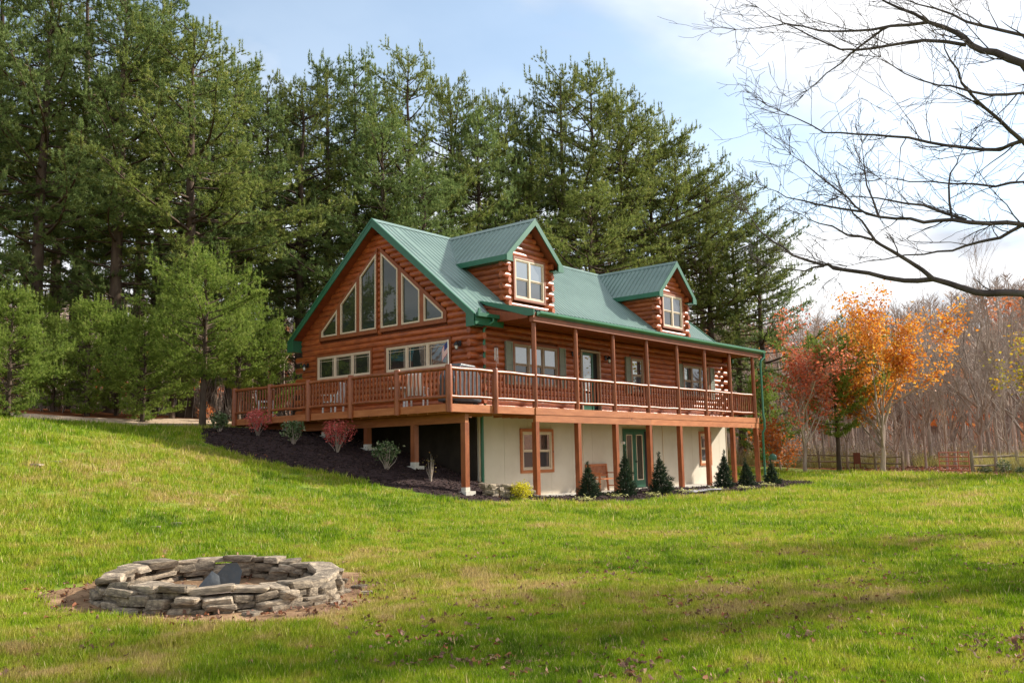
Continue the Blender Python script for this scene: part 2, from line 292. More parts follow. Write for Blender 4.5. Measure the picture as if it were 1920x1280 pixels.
def scatter(name, pts, rot, scl, idx, protos, label, cat):
    """ground cover that nobody could count: copies of a few small meshes on a set of points"""
    me = bpy.data.meshes.new(name); n = len(pts); me.vertices.add(n); me.vertices.foreach_set('co', np.asarray(pts, np.float32).ravel())
    a = me.attributes.new('rot', 'FLOAT_VECTOR', 'POINT'); a.data.foreach_set('vector', np.asarray(rot, np.float32).ravel())
    a = me.attributes.new('scl', 'FLOAT', 'POINT'); a.data.foreach_set('value', np.asarray(scl, np.float32))
    a = me.attributes.new('idx', 'INT', 'POINT'); a.data.foreach_set('value', np.asarray(idx, np.int32))
    o = obj(name, me); tag(o, label, cat, kind='stuff')
    g = bpy.data.node_groups.new(name, 'GeometryNodeTree'); g.interface.new_socket('Geometry', in_out='INPUT', socket_type='NodeSocketGeometry'); g.interface.new_socket('Geometry', in_out='OUTPUT', socket_type='NodeSocketGeometry')
    N = g.nodes; L = g.links; gi = N.new('NodeGroupInput'); go = N.new('NodeGroupOutput'); jn = N.new('GeometryNodeJoinGeometry')
    def attr(nm, ty):
        k = N.new('GeometryNodeInputNamedAttribute'); k.data_type = ty; k.inputs[0].default_value = nm; return k.outputs[0]
    ra, sa, ia = attr('rot', 'FLOAT_VECTOR'), attr('scl', 'FLOAT'), attr('idx', 'INT')
    for i, p in enumerate(protos):
        oi = N.new('GeometryNodeObjectInfo'); oi.inputs[0].default_value = p
        cp = N.new('FunctionNodeCompare'); cp.data_type = 'INT'; cp.operation = 'EQUAL'; L.new(ia, cp.inputs[2]); cp.inputs[3].default_value = i
        ip = N.new('GeometryNodeInstanceOnPoints'); L.new(gi.outputs[0], ip.inputs['Points']); L.new(cp.outputs[0], ip.inputs['Selection']); L.new(oi.outputs['Geometry'], ip.inputs['Instance'])
        L.new(ra, ip.inputs['Rotation']); L.new(sa, ip.inputs['Scale']); L.new(ip.outputs[0], jn.inputs[0])
    L.new(jn.outputs[0], go.inputs[0]); md = o.modifiers.new('scatter', 'NODES'); md.node_group = g
    return o
def proto(me): return bpy.data.objects.new(me.name, me)      # never linked: only the scatter uses its mesh

# ------------------------------------------------------------------ terrain
CP = np.array([
 (-21, -19, -.38), (-27, -26, -.4), (-15, -22, -.4), (-8, -26, -.4), (-27, -14, -.1), (-30, -22, -.3),
 (-15.3, -10.2, -.3), (-12.8, -12, -.34), (-18, -9, -.2), (-22, -10, -.05), (-16, -7.4, -.15),
 (.9, -3, -.1), (8, -3.2, -.1), (15, -3.4, -.1), (19, -4, -.06), (-5, -10, -.3), (5, -12, -.25), (-8, -6, -.1), (-2.9, -3.2, -.06), (-1, -2.2, -.02),
 (26, -8, 0), (35, -2, 0), (35, -12, 0), (50, 2, .1), (30, -25, -.1), (60, -20, 0), (24, -14, -.05),
 (19, 3, .35), (19, 8, .85), (24, 9, .85), (30, 8, .6), (22, 0, .1), (17, 13, 1.5), (28, 14, 1.1), (42, 12, .7), (10, 13, 2.2),
 (-2, -1.4, .2), (-2, .6, .98), (-2, 2.7, 1.52), (-2, 5.5, 2.05), (-2, 8.7, 2.36), (-.2, 1.5, 1.0), (-.2, 5, 1.9),
 (-5, -4, -.1), (-5, -1, .4), (-5, 1.4, .93), (-5, 4, 1.55), (-5, 7, 2.18), (-5, 9.5, 2.42),
 (-8, -2, .4), (-8, 2, 1.2), (-8, 5, 1.85), (-8, 8.6, 2.48),
 (-12, -6, -.05), (-12, -2, .6), (-12, 2, 1.5), (-12, 6, 2.42), (-12, 9, 2.62), (-16, -2, .75),
 (-18, -4, .45), (-18, 0, 1.3), (-18, 4, 2.2), (-18, 8, 2.8), (-20, 12, 3.2), (-26, 0, 1.6), (-28, 8, 2.9),
 (-8, 13, 2.98), (-3, 13, 2.92), (-13, 13, 3.05), (3, 14, 2.85), (0, 25, 3.9), (0, 40, 5.2), (20, 25, 2.4), (20, 40, 4.0), (40, 25, 1.6), (40, 45, 3.0), (-15, 25, 4.2), (-25, 35, 4.6),
 (60, 20, 1.2), (80, 0, .6), (90, 50, 3), (60, 70, 4.5), (20, 75, 6), (-20, 75, 6.5), (-60, 45, 5), (-60, 0, 2.8), (-60, -40, 0), (0, -60, -.6), (60, -60, 0), (90, -30, .2)], float)
def _tpsU(r2): return np.where(r2 > 1e-9, 0.5*r2*np.log(r2+1e-12), 0.0)
def _tps_fit(P):
    n = len(P); d2 = ((P[:, None, :2]-P[None, :, :2])**2).sum(-1); K = _tpsU(d2)+np.eye(n)*0.5
    Q = np.c_[np.ones(n), P[:, :2]]; A = np.block([[K, Q], [Q.T, np.zeros((3, 3))]])
    return np.linalg.solve(A, np.r_[P[:, 2], 0, 0, 0])
_TW = _tps_fit(CP)
def sstep(a, b, x): t = np.clip((x-a)/(b-a), 0, 1); return t*t*(3-2*t)
def terr(x, y):
    x = np.asarray(x, float); y = np.asarray(y, float); sh = x.shape; x = x.ravel(); y = y.ravel()
    r = np.hypot(x, y); k = np.minimum(1, 80/np.maximum(r, 1e-6)); xc, yc = x*k, y*k
    d2 = (xc[:, None]-CP[None, :, 0])**2+(yc[:, None]-CP[None, :, 1])**2
    z = _tpsU(d2)@_TW[:len(CP)]+_TW[-3]+_TW[-2]*xc+_TW[-1]*yc
    z = z+0.035*np.sin(x*.9+1.3*np.sin(y*.5))*np.sin(y*.8+.7)*(1-sstep(40, 80, r))
    ins = sstep(-.1, .5, x)*(1-sstep(16.6, 17.2, x))*sstep(-2.2, -1.8, y)*(1-sstep(8, 8.8, y)); z = z*(1-ins)+np.minimum(z, -.14)*ins   # level under house and patio
    az = np.arctan2(y, x)
    hill = sstep(95, 300, r)*(33+6*np.sin(az*5+1)+4*np.sin(az*11+2)+3*np.sin(r*.03+az*7))*sstep(-1.2, -0.15, az)*(1-sstep(2.2, 2.9, az))
    return (z+hill).reshape(sh)
def tz(x, y): return float(terr(np.array([x]), np.array([y]))[0])
def ray(u, v):
    d = _F+_R2*(u-960)/FPX+_U2*(640-v)/FPX; return d
def ground(u, v, far=140.0):
    """where the line of sight through a photo pixel meets the terrain"""
    d = ray(u, v); t = np.linspace(3, far, 2600); P = CAM[None]+t[:, None]*d[None]
    below = np.nonzero(P[:, 2] < terr(P[:, 0], P[:, 1]))[0]
    i = below[0] if len(below) else len(t)-1
    return float(P[i, 0]), float(P[i, 1]), tz(P[i, 0], P[i, 1])
def at_depth(u, v, depth):
    return CAM+ray(u, v)*depth
def stand(u, depth):
    """a spot on the terrain in the direction of photo column u, that many metres away"""
    d = ray(u, 850); P = CAM+d*depth; return P[0], P[1], tz(P[0], P[1])

# ------------------------------------------------------------------ ground
LAWN = np.array([(-60, -60), (60, -60), (34, -24), (25.8, -12), (25.5, -10), (27.5, -6.6), (34.5, -1.4), (32, 6), (25, 11), (17, 12.5), (0, 12), (-3, 10.2), (-13, 9.8), (-22, 9), (-60, 6)], float)
def poly_sd(x, y, P):
    """distance to a polygon's outline, negative inside"""
    x = np.asarray(x, float); y = np.asarray(y, float); ins = np.zeros(x.shape, bool); dm = np.full(x.shape, 1e9); n = len(P)
    for i in range(n):
        (x0, y0), (x1, y1) = P[i], P[(i+1) % n]
        c = ((y0 > y) != (y1 > y)) & (x < (x1-x0)*(y-y0)/((y1-y0) if abs(y1-y0) > 1e-9 else 1e-9)+x0); ins ^= c
        ex, ey = x1-x0, y1-y0; t = np.clip(((x-x0)*ex+(y-y0)*ey)/(ex*ex+ey*ey+1e-12), 0, 1); dm = np.minimum(dm, np.hypot(x-x0-t*ex, y-y0-t*ey))
    return np.where(ins, -dm, dm)
def axis(a, b, step, far, grow=1.16):
    c = list(np.arange(a, b+1e-6, step)); s = step; q = b
    while q < far: s *= grow; q += s; c.append(q)
    s = step; q = a
    while q > -far: s *= grow; q -= s; c.insert(0, q)
    return np.array(c)
GX, GY = axis(-26, 40, 0.5, 900), axis(-24, 20, 0.5, 900)
gx, gy = np.meshgrid(GX, GY); gz_ = terr(gx, gy); nx, ny = len(GX), len(GY)
ii = (np.arange(ny-1)[:, None]*nx+np.arange(nx-1)[None]).ravel()
me = tri_mesh('ground', np.c_[gx.ravel(), gy.ravel(), gz_.ravel()], np.c_[ii, ii+1, ii+nx+1, ii+nx], lawn_material(), smooth=True)
a = me.attributes.new('wood', 'FLOAT', 'POINT'); a.data.foreach_set('value', sstep(-0.7, 0.7, poly_sd(gx.ravel(), gy.ravel(), LAWN)).astype(np.float32))
tag(obj('ground', me), kind='structure')
def sheet(name, poly, mat, lift=0.02, mound=0.0, step=0.2, rough=0.0, jag=0.12):
    """a sheet lying on the terrain inside an outline with a ragged edge; it sinks below the ground at its rim"""
    P = np.array(poly, float); x0, y0 = P.min(0)-.5; x1, y1 = P.max(0)+.5
    X, Y = np.meshgrid(np.arange(x0, x1, step), np.arange(y0, y1, step)); sd = poly_sd(X, Y, P)
    j = np.array([mnoise.noise(Vector((a*1.9, b*1.9, 3.1))) for a, b in zip(X.ravel(), Y.ravel())]).reshape(X.shape)
    e = sd+jag*j; Z = terr(X, Y)+lift-0.09*sstep(-0.12, 0.25, e)+mound*sstep(0, 0.8, -e)
    if rough: Z = Z+rough*np.array([mnoise.noise(Vector((a*6, b*6, 9.1))) for a, b in zip(X.ravel(), Y.ravel())]).reshape(X.shape)*(e < 0)
    h, wd = X.shape; q = (np.arange(h-1)[:, None]*wd+np.arange(wd-1)[None]); keep = (e < 0.3); k = (keep[:-1, :-1] | keep[1:, 1:]).ravel(); q = q.ravel()[k]
    return tag(obj(name, tri_mesh(name, np.c_[X.ravel(), Y.ravel(), Z.ravel()], np.c_[q, q+1, q+wd+1, q+wd], mat, smooth=True)), kind='structure')
PITC = (-14.75, -9.35)
dirt_poly = [(PITC[0]+(1.98+.16*math.sin(3*a+1)+.12*math.sin(5*a))*math.cos(a), PITC[1]+(1.98+.16*math.sin(3*a+1)+.12*math.sin(5*a))*math.sin(a)) for a in np.linspace(0, 2*math.pi, 28, endpoint=False)]
sheet('dirt_patch', dirt_poly, DIRT, 0.015, 0, 0.12, 0.02, 0.3)
low = [ground(u, v)[:2] for u, v in ((872, 940), (800, 927), (700, 907), (600, 886), (480, 862), (425, 845), (384, 829))]
mulch_poly = [(-0.9, -2.15)]+low+[(-4.2, 8.9), (-3.2, 9.1), (-.25, 9), (-.25, -.6)]
sheet('mulch_bed', mulch_poly, MULCH, 0.03, 0.06, 0.16, 0.03, 0.12)
front_poly = [(-.2, -2.1), (1.2, -3.2), (4, -3.55), (8, -3.75), (12, -3.9), (14.5, -4.0), (17.2, -3.75), (18.2, -2.9), (17.6, -1.9), (16.7, -1.72), (.4, -1.72)]
sheet('front_mulch_bed', front_poly, MULCH, 0.03, 0.03, 0.16, 0.02, 0.12)
sheet('side_mulch_bed', [(17.6, -.5), (18.4, -.9), (20.5, 1.5), (21, 4.2), (19.8, 4.6), (18, 2.5)], MULCH, 0.03, 0.05, 0.2, 0.02)
sheet('fence_mulch_bed', [(26.0, -8.6), (25.2, -9.4), (23.9, -11.6), (24.6, -14), (25.8, -14), (26, -11.6), (26.9, -8.9)], MULCH, 0.03, 0.03, 0.2, 0.02)
sheet('driveway', [(-22, 10.1), (-13, 10.4), (-8, 10.6), (-3.3, 10.2), (-2.9, 9.2), (2, 10.5), (2, 13), (-8, 13.3), (-22, 13)], GRAVEL, 0.03, 0, 0.25)
sheet('gate_path', [(26.4, -7.9), (35, -1.6), (36.5, -3.4), (44, -1), (50, -3), (42, -7), (33, -8.5), (28, -9.5)], PATHM, 0.02, 0, 0.3)

# ------------------------------------------------------------------ the log house
XR, W, YC = 16.58, 8.86, 4.43
ZF = 2.75                                   # porch and deck floor
SL, ZR = 0.82, 9.555                        # main roof: slope, ridge
def roofz(y): return ZR-SL*abs(y-YC)
house = empty('log_house', (0, 0, 0), 0, 'two storey log house with green metal roof, two dormers and wraparound deck', 'house')
def Bx(plane, a0, a1, o0, o1, z0, z1, m=None, base=0.0):
    """box in a wall's own terms: along the wall, outwards from it, up"""
    m = m or MB()
    if plane == 'y': m.box(a0, a1, base-o0, base-o1, z0, z1)
    else: m.box(base-o0, base-o1, a0, a1, z0, z1)
    return m
def P3(plane, a, o, z, base=0.0): return (a, base-o, z) if plane == 'y' else (base-o, a, z)
# basement
m = MB(); m.box(0.02, XR-.02, 0.06, W-.02, -.6, ZF-.05); m.build('basement_core', STUCCO, house)
def panels(plane, spans, z0, z1, openings, base=0.0, mat=None):
    for a0, a1 in spans:
        cuts = sorted([o for o in openings if o[1] > a0 and o[0] < a1])
        cur = a0; q = []
        for o in cuts:
            if o[0] > cur: q.append((cur, o[0], z0, z1))
            if o[2] > z0: q.append((max(o[0], a0), min(o[1], a1), z0, o[2]))
            if o[3] < z1: q.append((max(o[0], a0), min(o[1], a1), o[3], z1))
            cur = min(o[1], a1)
        if cur < a1: q.append((cur, a1, z0, z1))
        for a_, b_, c_, d_ in q: Bx(plane, a_, b_, -.058, .03, c_, d_, None, base).build('wall_panel', mat or STUCCO, house)
seams = [0.03, 1.22, 2.44, 3.66, 4.88, 6.10, 7.32, 8.54, 9.76, 10.98, 12.2, 13.42, 14.64, 15.86, XR-.03]
b_open = [(2.05, 3.71, .78, 2.13), (8.16, 10.19, -.5, 2.2), (14.06, 15.0, .8, 2.15)]
panels('y', [(s0+.004, s1-.004) for s0, s1 in zip(seams, seams[1:])], -.5, 2.6, b_open)
panels('x', [(s0+.004, s1-.004) for s0, s1 in zip([.05, 1.22, 2.44, 3.66, 4.88, 6.1, 7.32, W-.05], [1.22, 2.44, 3.66, 4.88, 6.1, 7.32, W-.05])], -.5, 2.6, [], mat=DARKPANEL)
for xb in (0.0, 5.5, 11.0, XR-.06): Bx('y', xb, xb+(.06 if xb == 0 else .03), .031, .055, -.2, 2.58).build('corner_batten' if xb in (0.0,) else 'batten', ALMOND, house)

# log walls
LH = 0.2
def log(plane, a0, a1, z, r=0.108, base=0.0, n=10, parent=None):
    """one round log lying along a wall, its ends cut square"""
    c = -0.02; q = []; ro = .085; r *= 1.07
    for k in range(n): an = 2*math.pi*k/n+math.pi/n; q.append((c+ro*math.cos(an), z+LH/2+r*math.sin(an)*0.97))
    A = [P3(plane, a0, o, zz, base) for o, zz in q]; B = [P3(plane, a1, o, zz, base) for o, zz in q]
    m = MB(); m.add(A+B, [(k, (k+1) % n, n+(k+1) % n, n+k) for k in range(n)], True); m.add(A, [tuple(range(n))]); m.add(B, [tuple(range(n))])
    return m.build('log', LOG, parent or house)
def cut(a0, a1, z, openings):
    """the stretches of a course that no opening interrupts"""
    segs = [(a0, a1)]
    for o0, o1, z0, z1 in openings:
        if z+LH*.6 > z0 and z+LH*.4 < z1:
            new = []
            for s0, s1 in segs:
                if o1 <= s0 or o0 >= s1: new.append((s0, s1)); continue
                if o0 > s0: new.append((s0, o0))
                if o1 < s1: new.append((o1, s1))
            segs = new
    return [s for s in segs if s[1]-s[0] > 0.06]
m = MB(); m.box(.03, XR-.03, .03, W-.03, ZF-.05, 5.5); m.prism([(.03, .03, 5.5), (.03, W-.03, 5.5), (.03, YC+.05, 9.2), (.03, YC-.05, 9.2)], (XR-.06, 0, 0)); m.build('wall_core', CORE, house)
f_open = [(1.66, 4.16, 3.55, 5.02), (5.46, 6.70, ZF, 5.06), (8.77, 9.74, 3.6, 5.04), (12.80, 15.17, 3.6, 5.04)]
k = 0; z = ZF-.02
while z < 5.5:
    e = 0.33 if k % 2 == 0 else 0.0
    for s0, s1 in cut(-e if e else .08, XR+e if e else XR-.08, z, f_open): log('y', s0, s1, z)
    for s0, s1 in [(-e if e else .08, XR+e if e else XR-.08)]: pass
    z += LH; k += 1
gw0, gw1 = (4.82, 7.91, 4.12, 5.12), (1.03, 4.16, 4.12, 5.12)
YG = 4.47                                   # the axis of the gable windows
def gab(d): return 8.52-.82*d               # top edge of the gable glass at a distance from the axis
def gable_cut(z):
    """openings of the tall gable windows at this course"""
    if z+LH*.6 < 5.62 or z > 8.55: return []
    d = min(3.27, max((8.68-z-LH*.5)/.82, 0.0)); return [(YG+.08, YG+d+.0, 0, 99), (YG-d, YG-.08, 0, 99)] if d > .14 else []
k = 0; z = ZF-.02
while z < 9.1:
    e = 0.0 if k % 2 == 0 else 0.33
    if z < 5.5: a0, a1 = (-e if e else .08), (W+e if e else W-.08)
    else: hw = (9.40-(z+.05))/SL; a0, a1 = YC-hw, YC+hw
    for s0, s1 in cut(a0, a1, z, [gw0, gw1]+gable_cut(z)): log('x', s0, s1, z)
    z += LH; k += 1
k = 0; z = ZF-.02                              # the far gable end: the same courses
while z < 9.1:
    e = 0.0 if k % 2 == 0 else 0.33
    if z < 5.5: a0, a1 = (-e if e else .08), (W+e if e else W-.08)
    else: hw = (9.40-(z+.05))/SL; a0, a1 = YC-hw, YC+hw
    if k % 2 or z > 5.5: pass
    log('x', a0, a1, z, base=XR+.04) if z < 5.5 else None
    z += LH; k += 1

# windows
def frame(m, plane, a0, a1, z0, z1, t, o0, o1, base=0.0):
    Bx(plane, a0, a1, o0, o1, z0, z0+t, m, base); Bx(plane, a0, a1, o0, o1, z1-t, z1, m, base)
    Bx(plane, a0, a0+t, o0, o1, z0+t, z1-t, m, base); Bx(plane, a1-t, a1, o0, o1, z0+t, z1-t, m, base)
def window(plane, a0, a1, z0, z1, units, hung, fm, base=0.0, trim=0.085, out=0.09, prairie=False, glass=None, parent=None, trimmat=None):
    """frame; a brown trim board round it; per unit a sash and panes"""
    m = MB(); frame(m, plane, a0, a1, z0, z1, .055, out-.09, out, base); w_ = m.build('window', fm, parent or house)
    m = MB(); frame(m, plane, a0-trim, a1+trim, z0-trim, z1+trim, trim-.002, out-.12, out+.012, base); m.build('trim', trimmat or TRIM, w_)
    wu = (a1-a0)/units
    for i in range(units):
        u0, u1 = a0+i*wu, a0+(i+1)*wu
        if i: Bx(plane, u0-.04, u0+.04, out-.088, out-.004, z0+.055, z1-.055, None, base).build('mullion', fm, w_)
        p0, p1 = u0+(.055 if i == 0 else .04), u1-(.055 if i == units-1 else .04); q0, q1 = z0+.055, z1-.055
        if hung:
            zm = (q0+q1)/2
            m = MB(); frame(m, plane, p0+.002, p1-.002, zm, q1-.002, .038, out-.06, out-.025, base); frame(m, plane, p0+.002, p1-.002, q0+.002, zm-.002, .038, out-.085, out-.05, base); m.build('sash', fm, w_)
            Bx(plane, p0+.03, p1-.03, out-.05, out-.04, zm+.03, q1-.03, None, base).build('pane', glass or GLASS, w_)
            Bx(plane, p0+.03, p1-.03, out-.075, out-.065, q0+.03, zm-.03, None, base).build('pane', GLASSS, w_)
        else:
            m = MB(); frame(m, plane, p0+.002, p1-.002, q0+.002, q1-.002, .03, out-.06, out-.02, base); m.build('sash', fm, w_)
            Bx(plane, p0+.02, p1-.02, out-.055, out-.045, q0+.02, q1-.02, None, base).build('pane', glass or GLASS, w_)
        if prairie:
            m = MB(); d = .11
            for aa in (p0+d, p1-d): Bx(plane, aa-.006, aa+.006, out-.044, out-.036, q0+.03, q1-.03, m, base)
            Bx(plane, p0+.03, p1-.03, out-.0441, out-.0361, q1-.12, q1-.108, m, base); m.build('muntin', ALMOND, w_)
    return w_
GL3 = glassmat('porch_gable_glass', (0.010, 0.012, 0.010), 2.0)
window('x', 4.90, 7.83, 4.20, 5.03, 3, False, ALMOND, 0.0, prairie=True, glass=GL3)
window('x', 1.11, 4.08, 4.20, 5.04, 3, False, ALMOND, 0.0, prairie=True, glass=GL3)
for sgn in (1, -1):                         # tall gable windows: a trim board with three openings on each side of the axis
    def gp(d, z, o): return (-o, YG+sgn*d, z)
    edges = [.13, .98, 1.17, 2.04, 2.24, 3.12]
    def piece(m, q, o0=-.05, o1=.10): m.prism([gp(d, z, o0) for d, z in q], (-(o1-o0), 0, 0))
    m = MB()
    piece(m, [(.075, 5.62), (3.26, 5.62), (3.26, 5.755), (.075, 5.755)]); piece(m, [(.075, 5.755), (.13, 5.755), (.13, gab(.13)), (.075, gab(.075))])
    piece(m, [(.98, 5.755), (1.17, 5.755), (1.17, gab(1.17)), (.98, gab(.98))]); piece(m, [(2.04, 5.755), (2.24, 5.755), (2.24, gab(2.24)), (2.04, gab(2.04))])
    piece(m, [(3.12, 5.755), (3.26, 5.755), (3.26, gab(3.26)), (3.12, gab(3.12))]); piece(m, [(.075, gab(.075)), (3.26, gab(3.26)), (3.26, gab(3.26)+.15), (.075, gab(.075)+.15)])
    m.build('gable_trim', TRIM, house)
    for i in range(3):
        d0, d1 = edges[2*i], edges[2*i+1]; t = .055
        out_ = [(d0, 5.757), (d1, 5.757), (d1, gab(d1)), (d0, gab(d0))]
        inn = [(d0+t, 5.757+t), (d1-t, 5.757+t), (d1-t, gab(d1-t)-t*1.25), (d0+t, gab(d0+t)-t*1.25)]
        m = MB(); o0, o1 = -.04, .115
        for j in range(4):
            j2 = (j+1) % 4; m.prism([gp(*out_[j], o0), gp(*out_[j2], o0), gp(*inn[j2], o0), gp(*inn[j], o0)], (-(o1-o0), 0, 0))
        wn = m.build('window', ALMOND, house)
        m = MB(); m.prism([gp(d, z, .05) for d, z in inn], (-.012, 0, 0)); m.build('pane', GLASSG, wn)
window('y', 1.74, 4.08, 3.62, 4.95, 3, True, TAUPE); window('y', 8.84, 9.67, 3.68, 4.97, 1, True, TAUPE); window('y', 12.88, 15.09, 3.68, 4.97, 3, True, TAUPE)
for s0, s1 in ((1.30, 1.645), (4.18, 4.53), (8.40, 8.745), (9.765, 10.10), (12.30, 12.785), (15.19, 15.55)):
    m = MB(); frame(m, 'y', s0, s1, 3.6, 5.0, .045, .05, .125); Bx('y', s0+.04, s1-.04, .05, .10, 3.63, 4.97, m)
    sh = m.build('shutter', SHUT, house)
    for zz in np.arange(3.68, 4.72, .075): Bx('y', s0+.05, s1-.05, .098, .116, zz, zz+.045).build('slat', SHUT, sh)
window('y', 2.10, 3.66, .83, 2.08, 2, True, ALMOND, trim=.1, out=.07, trimmat=BEAM); window('y', 14.11, 14.95, .85, 2.10, 1, True, ALMOND, trim=.1, out=.07, trimmat=BEAM)
# porch door
m = MB(); frame(m, 'y', 5.47, 6.69, ZF-.07, 5.05, .075, -.05, .11); dr = m.build('door_frame', TAUPE, house)
Bx('y', 5.545, 6.615, -.045, -.01, ZF+.01, 4.975).build('doorway_shade', DARK, dr)  # black board: shadow of the interior and jamb painted behind the door
m = MB(); frame(m, 'y', 5.56, 6.28, ZF+.03, 4.96, .09, .0, .05); lf = m.build('door', DOORG, house)
Bx('y', 5.64, 6.20, .015, .03, ZF+.35, 4.88).build('pane', GLASS, lf); Bx('y', 5.64, 6.20, .014, .032, ZF+.11, ZF+.349).build('kick_panel', DOORG, lf)
m = MB(); m.tube([P3('y', 6.235, .05, 3.75), P3('y', 6.235, .10, 3.75)], .02, 8); m.tube([P3('y', 6.235, .095, 3.75), P3('y', 6.13, .095, 3.75)], .012, 6); m.build('handle', BLACK, lf)
# garden doors in the basement
m = MB(); Bx('y', 8.10, 8.19, -.06, .075, 0, 2.25, m); Bx('y', 10.13, 10.22, -.06, .075, 0, 2.25, m); Bx('y', 8.19, 10.13, -.06, .075, 2.17, 2.25, m); df = m.build('door_frame', DOORG, house)
Bx('y', 8.19, 10.13, -.057, -.02, .0, 2.17).build('doorway_shade', DARK, df)  # black board paints the darkness of the opening behind the garden doors
for d0, d1 in ((8.20, 8.88), (8.90, 9.62)):
    m = MB(); frame(m, 'y', d0, d1, .03, 2.16, .13, -.015, .035); Bx('y', d0+.12, d1-.12, -.014, .034, .15, .30, m); lf = m.build('door', DOORG, house)
    m = MB(); frame(m, 'y', d0+.131, d1-.131, .301, 2.029, .03, .0, .045); m.build('glass_bead', ALMOND, lf)
    Bx('y', d0+.15, d1-.15, .005, .02, .32, 2.01).build('pane', GLASSG, lf)
    m = MB(); m.tube([(d0+.07, -.035, 1.0), (d0+.07, -.09, 1.0)], .025, 8); m.build('door_knob', BLACK, lf)
# wall lanterns
def lantern(plane, a, z):
    t = empty('wall_lantern', P3(plane, a, .09, z)); 
    def q(aa, o, zz): return (aa, -o, zz) if plane == 'y' else (-o, aa, zz)
    m = MB(); Bx(plane, -.06, .06, 0, .02, -.02, .16, m); m.tube([q(0, .02, .1), q(0, .1, .16), q(0, .16, .12)], .012, 6); m.build('bracket', BLACK, t)
    m = MB(); m.tube([q(0, .16, .13), q(0, .16, .10), q(0, .16, .03), q(0, .16, .0)], [.015, .05, .095, .1], 8); m.build('lamp_shade', BLACK, t)
    m = MB(); m.tube([q(0, .16, .0), q(0, .16, -.05), q(0, .16, -.12)], [.05, .06, .035], 8); m.build('lamp_glass', BULB, t)
    m = MB()
    for sa in (-1, 1): m.tube([q(sa*.07, .16, .0), q(sa*.045, .16, -.13)], .006, 4)
    m.tube([q(0, .16, -.12), q(0, .16, -.15)], [.05, .02], 6); m.build('cage', BLACK, t)
    return t
for pl, a, z, lb in (('y', 4.98, 4.78, 'black wall lantern between the shuttered triple window and the porch door'), ('y', 7.05, 4.78, 'black wall lantern on the porch wall beyond the glass door'),
                     ('x', .62, 4.80, 'black wall lantern on the gable wall beside the house corner'), ('x', 8.40, 4.72, 'black wall lantern at the far end of the gable wall by the pines')):
    tag(lantern(pl, a, z), lb, 'wall lantern', 'black lanterns on the log walls')

# ------------------------------------------------------------------ roof
RIB, RH, RT = 0.229, 0.022, 0.05            # rib spacing and height of the metal sheet
def ribbed(rows, name, parent, mat=ROOF):
    """metal sheet: rows is a list of (top point, bottom point) along the sheet; every rib stands proud. Points at s positions"""
    V = []; F = []
    for a, b in rows: V += [a, b]
    n = len(rows); F = [(2*i, 2*i+1, 2*i+3, 2*i+2) for i in range(n-1)]
    me = tri_mesh(name, V, F, mat); return obj(name, me, parent)
def rib_positions(a0, a1):
    """(coordinate, raised?) pairs for a trapezoid rib every RIB metres"""
    out = [(a0, 0)]; x = a0+.06
    while x < a1-.08:
        out += [(x, 0), (x+.012, 1), (x+.038, 1), (x+.05, 0)]; x += RIB
    out.append((a1, 0)); return out
OG = 0.42                                    # gable overhang
nrm = Vector((0, -SL, 1)).normalized()
YB = 0.42                                    # where the porch roof leaves the main roof
XP0, XP1 = 0.62, 17.0                        # porch roof ends
YE, ZE = -1.83, 5.735                        # porch eave
def main_front(s, up):
    yb = -0.33 if s < XP0 else YB-.1
    o = up*RH; h = o
    return ((s, YC, ZR+h), (s, yb, roofz(yb)+h))
rf = ribbed([main_front(s, u) for s, u in rib_positions(-OG, XP0)]+[main_front(s, u) for s, u in rib_positions(XP0+.001, XR+OG)], 'roof', house)
rb = ribbed([((s, YC, ZR+u*RH), (s, W+.33, roofz(W+.33)+u*RH)) for s, u in rib_positions(-OG, XR+OG)], 'roof_back', house)
ZB = roofz(YB)+.012
pr = ribbed([((s, YB, ZB+u*RH), (s, YE, ZE+u*RH)) for s, u in rib_positions(XP0, XP1)], 'porch_roof', house)
# underside, ridge cap, fascias
m = MB(); m.prism([(-OG+.03, -.30, roofz(-.30)-.05), (-OG+.03, YC, ZR-.05), (-OG+.03, W+.30, roofz(W+.30)-.05), (-OG+.03, W+.30, roofz(W+.30)-.16), (-OG+.03, YC, ZR-.2), (-OG+.03, -.30, roofz(-.30)-.16)], (XR+2*OG-.06, 0, 0)); m.build('roof_deck', SOFFIT, rf)
m = MB(); m.prism([(-OG-.02, YC-.14, roofz(YC-.14)+.03), (-OG-.02, YC, ZR+.045), (-OG-.02, YC+.14, roofz(YC+.14)+.03), (-OG-.02, YC, ZR+.02)], (XR+2*OG+.04, 0, 0)); m.build('ridge_cap', ROOF, rf)
for xx, nm in ((-OG-.03, 'rake_board'), (XR+OG-.01, 'rake_board')):
    for sg in (-1, 1):
        ye = YC+sg*(YC+.33); q = [(YC, ZR+.03), (ye, roofz(ye)+.03), (ye, roofz(ye)-.20), (YC, ZR-.26)]
        m = MB(); m.prism([(xx, y, z) for y, z in q], (.04, 0, 0)); m.build(nm, GREEN, rf)
        m = MB(); m.prism([(xx-.012, y, z) for y, z in [(YC, ZR+.05), (ye, roofz(ye)+.05), (ye, roofz(ye)-.03), (YC, ZR-.05)]], (.064, 0, 0)); m.build('drip_edge', GREEN, rf)
        ys = YC+sg*(YC-.02)                  # boxed return under the eave end
        m = MB(); m.prism([(xx-.002, y, z) for y, z in [(ye, roofz(ye)-.06), (ye, roofz(ye)-.34), (ys, roofz(ye)-.34), (ys, roofz(ys)-.2)]], (OG if xx < 0 else -OG, 0, 0) if xx < 0 else (.045, 0, 0)); m.build('eave_return', GREEN, rf)
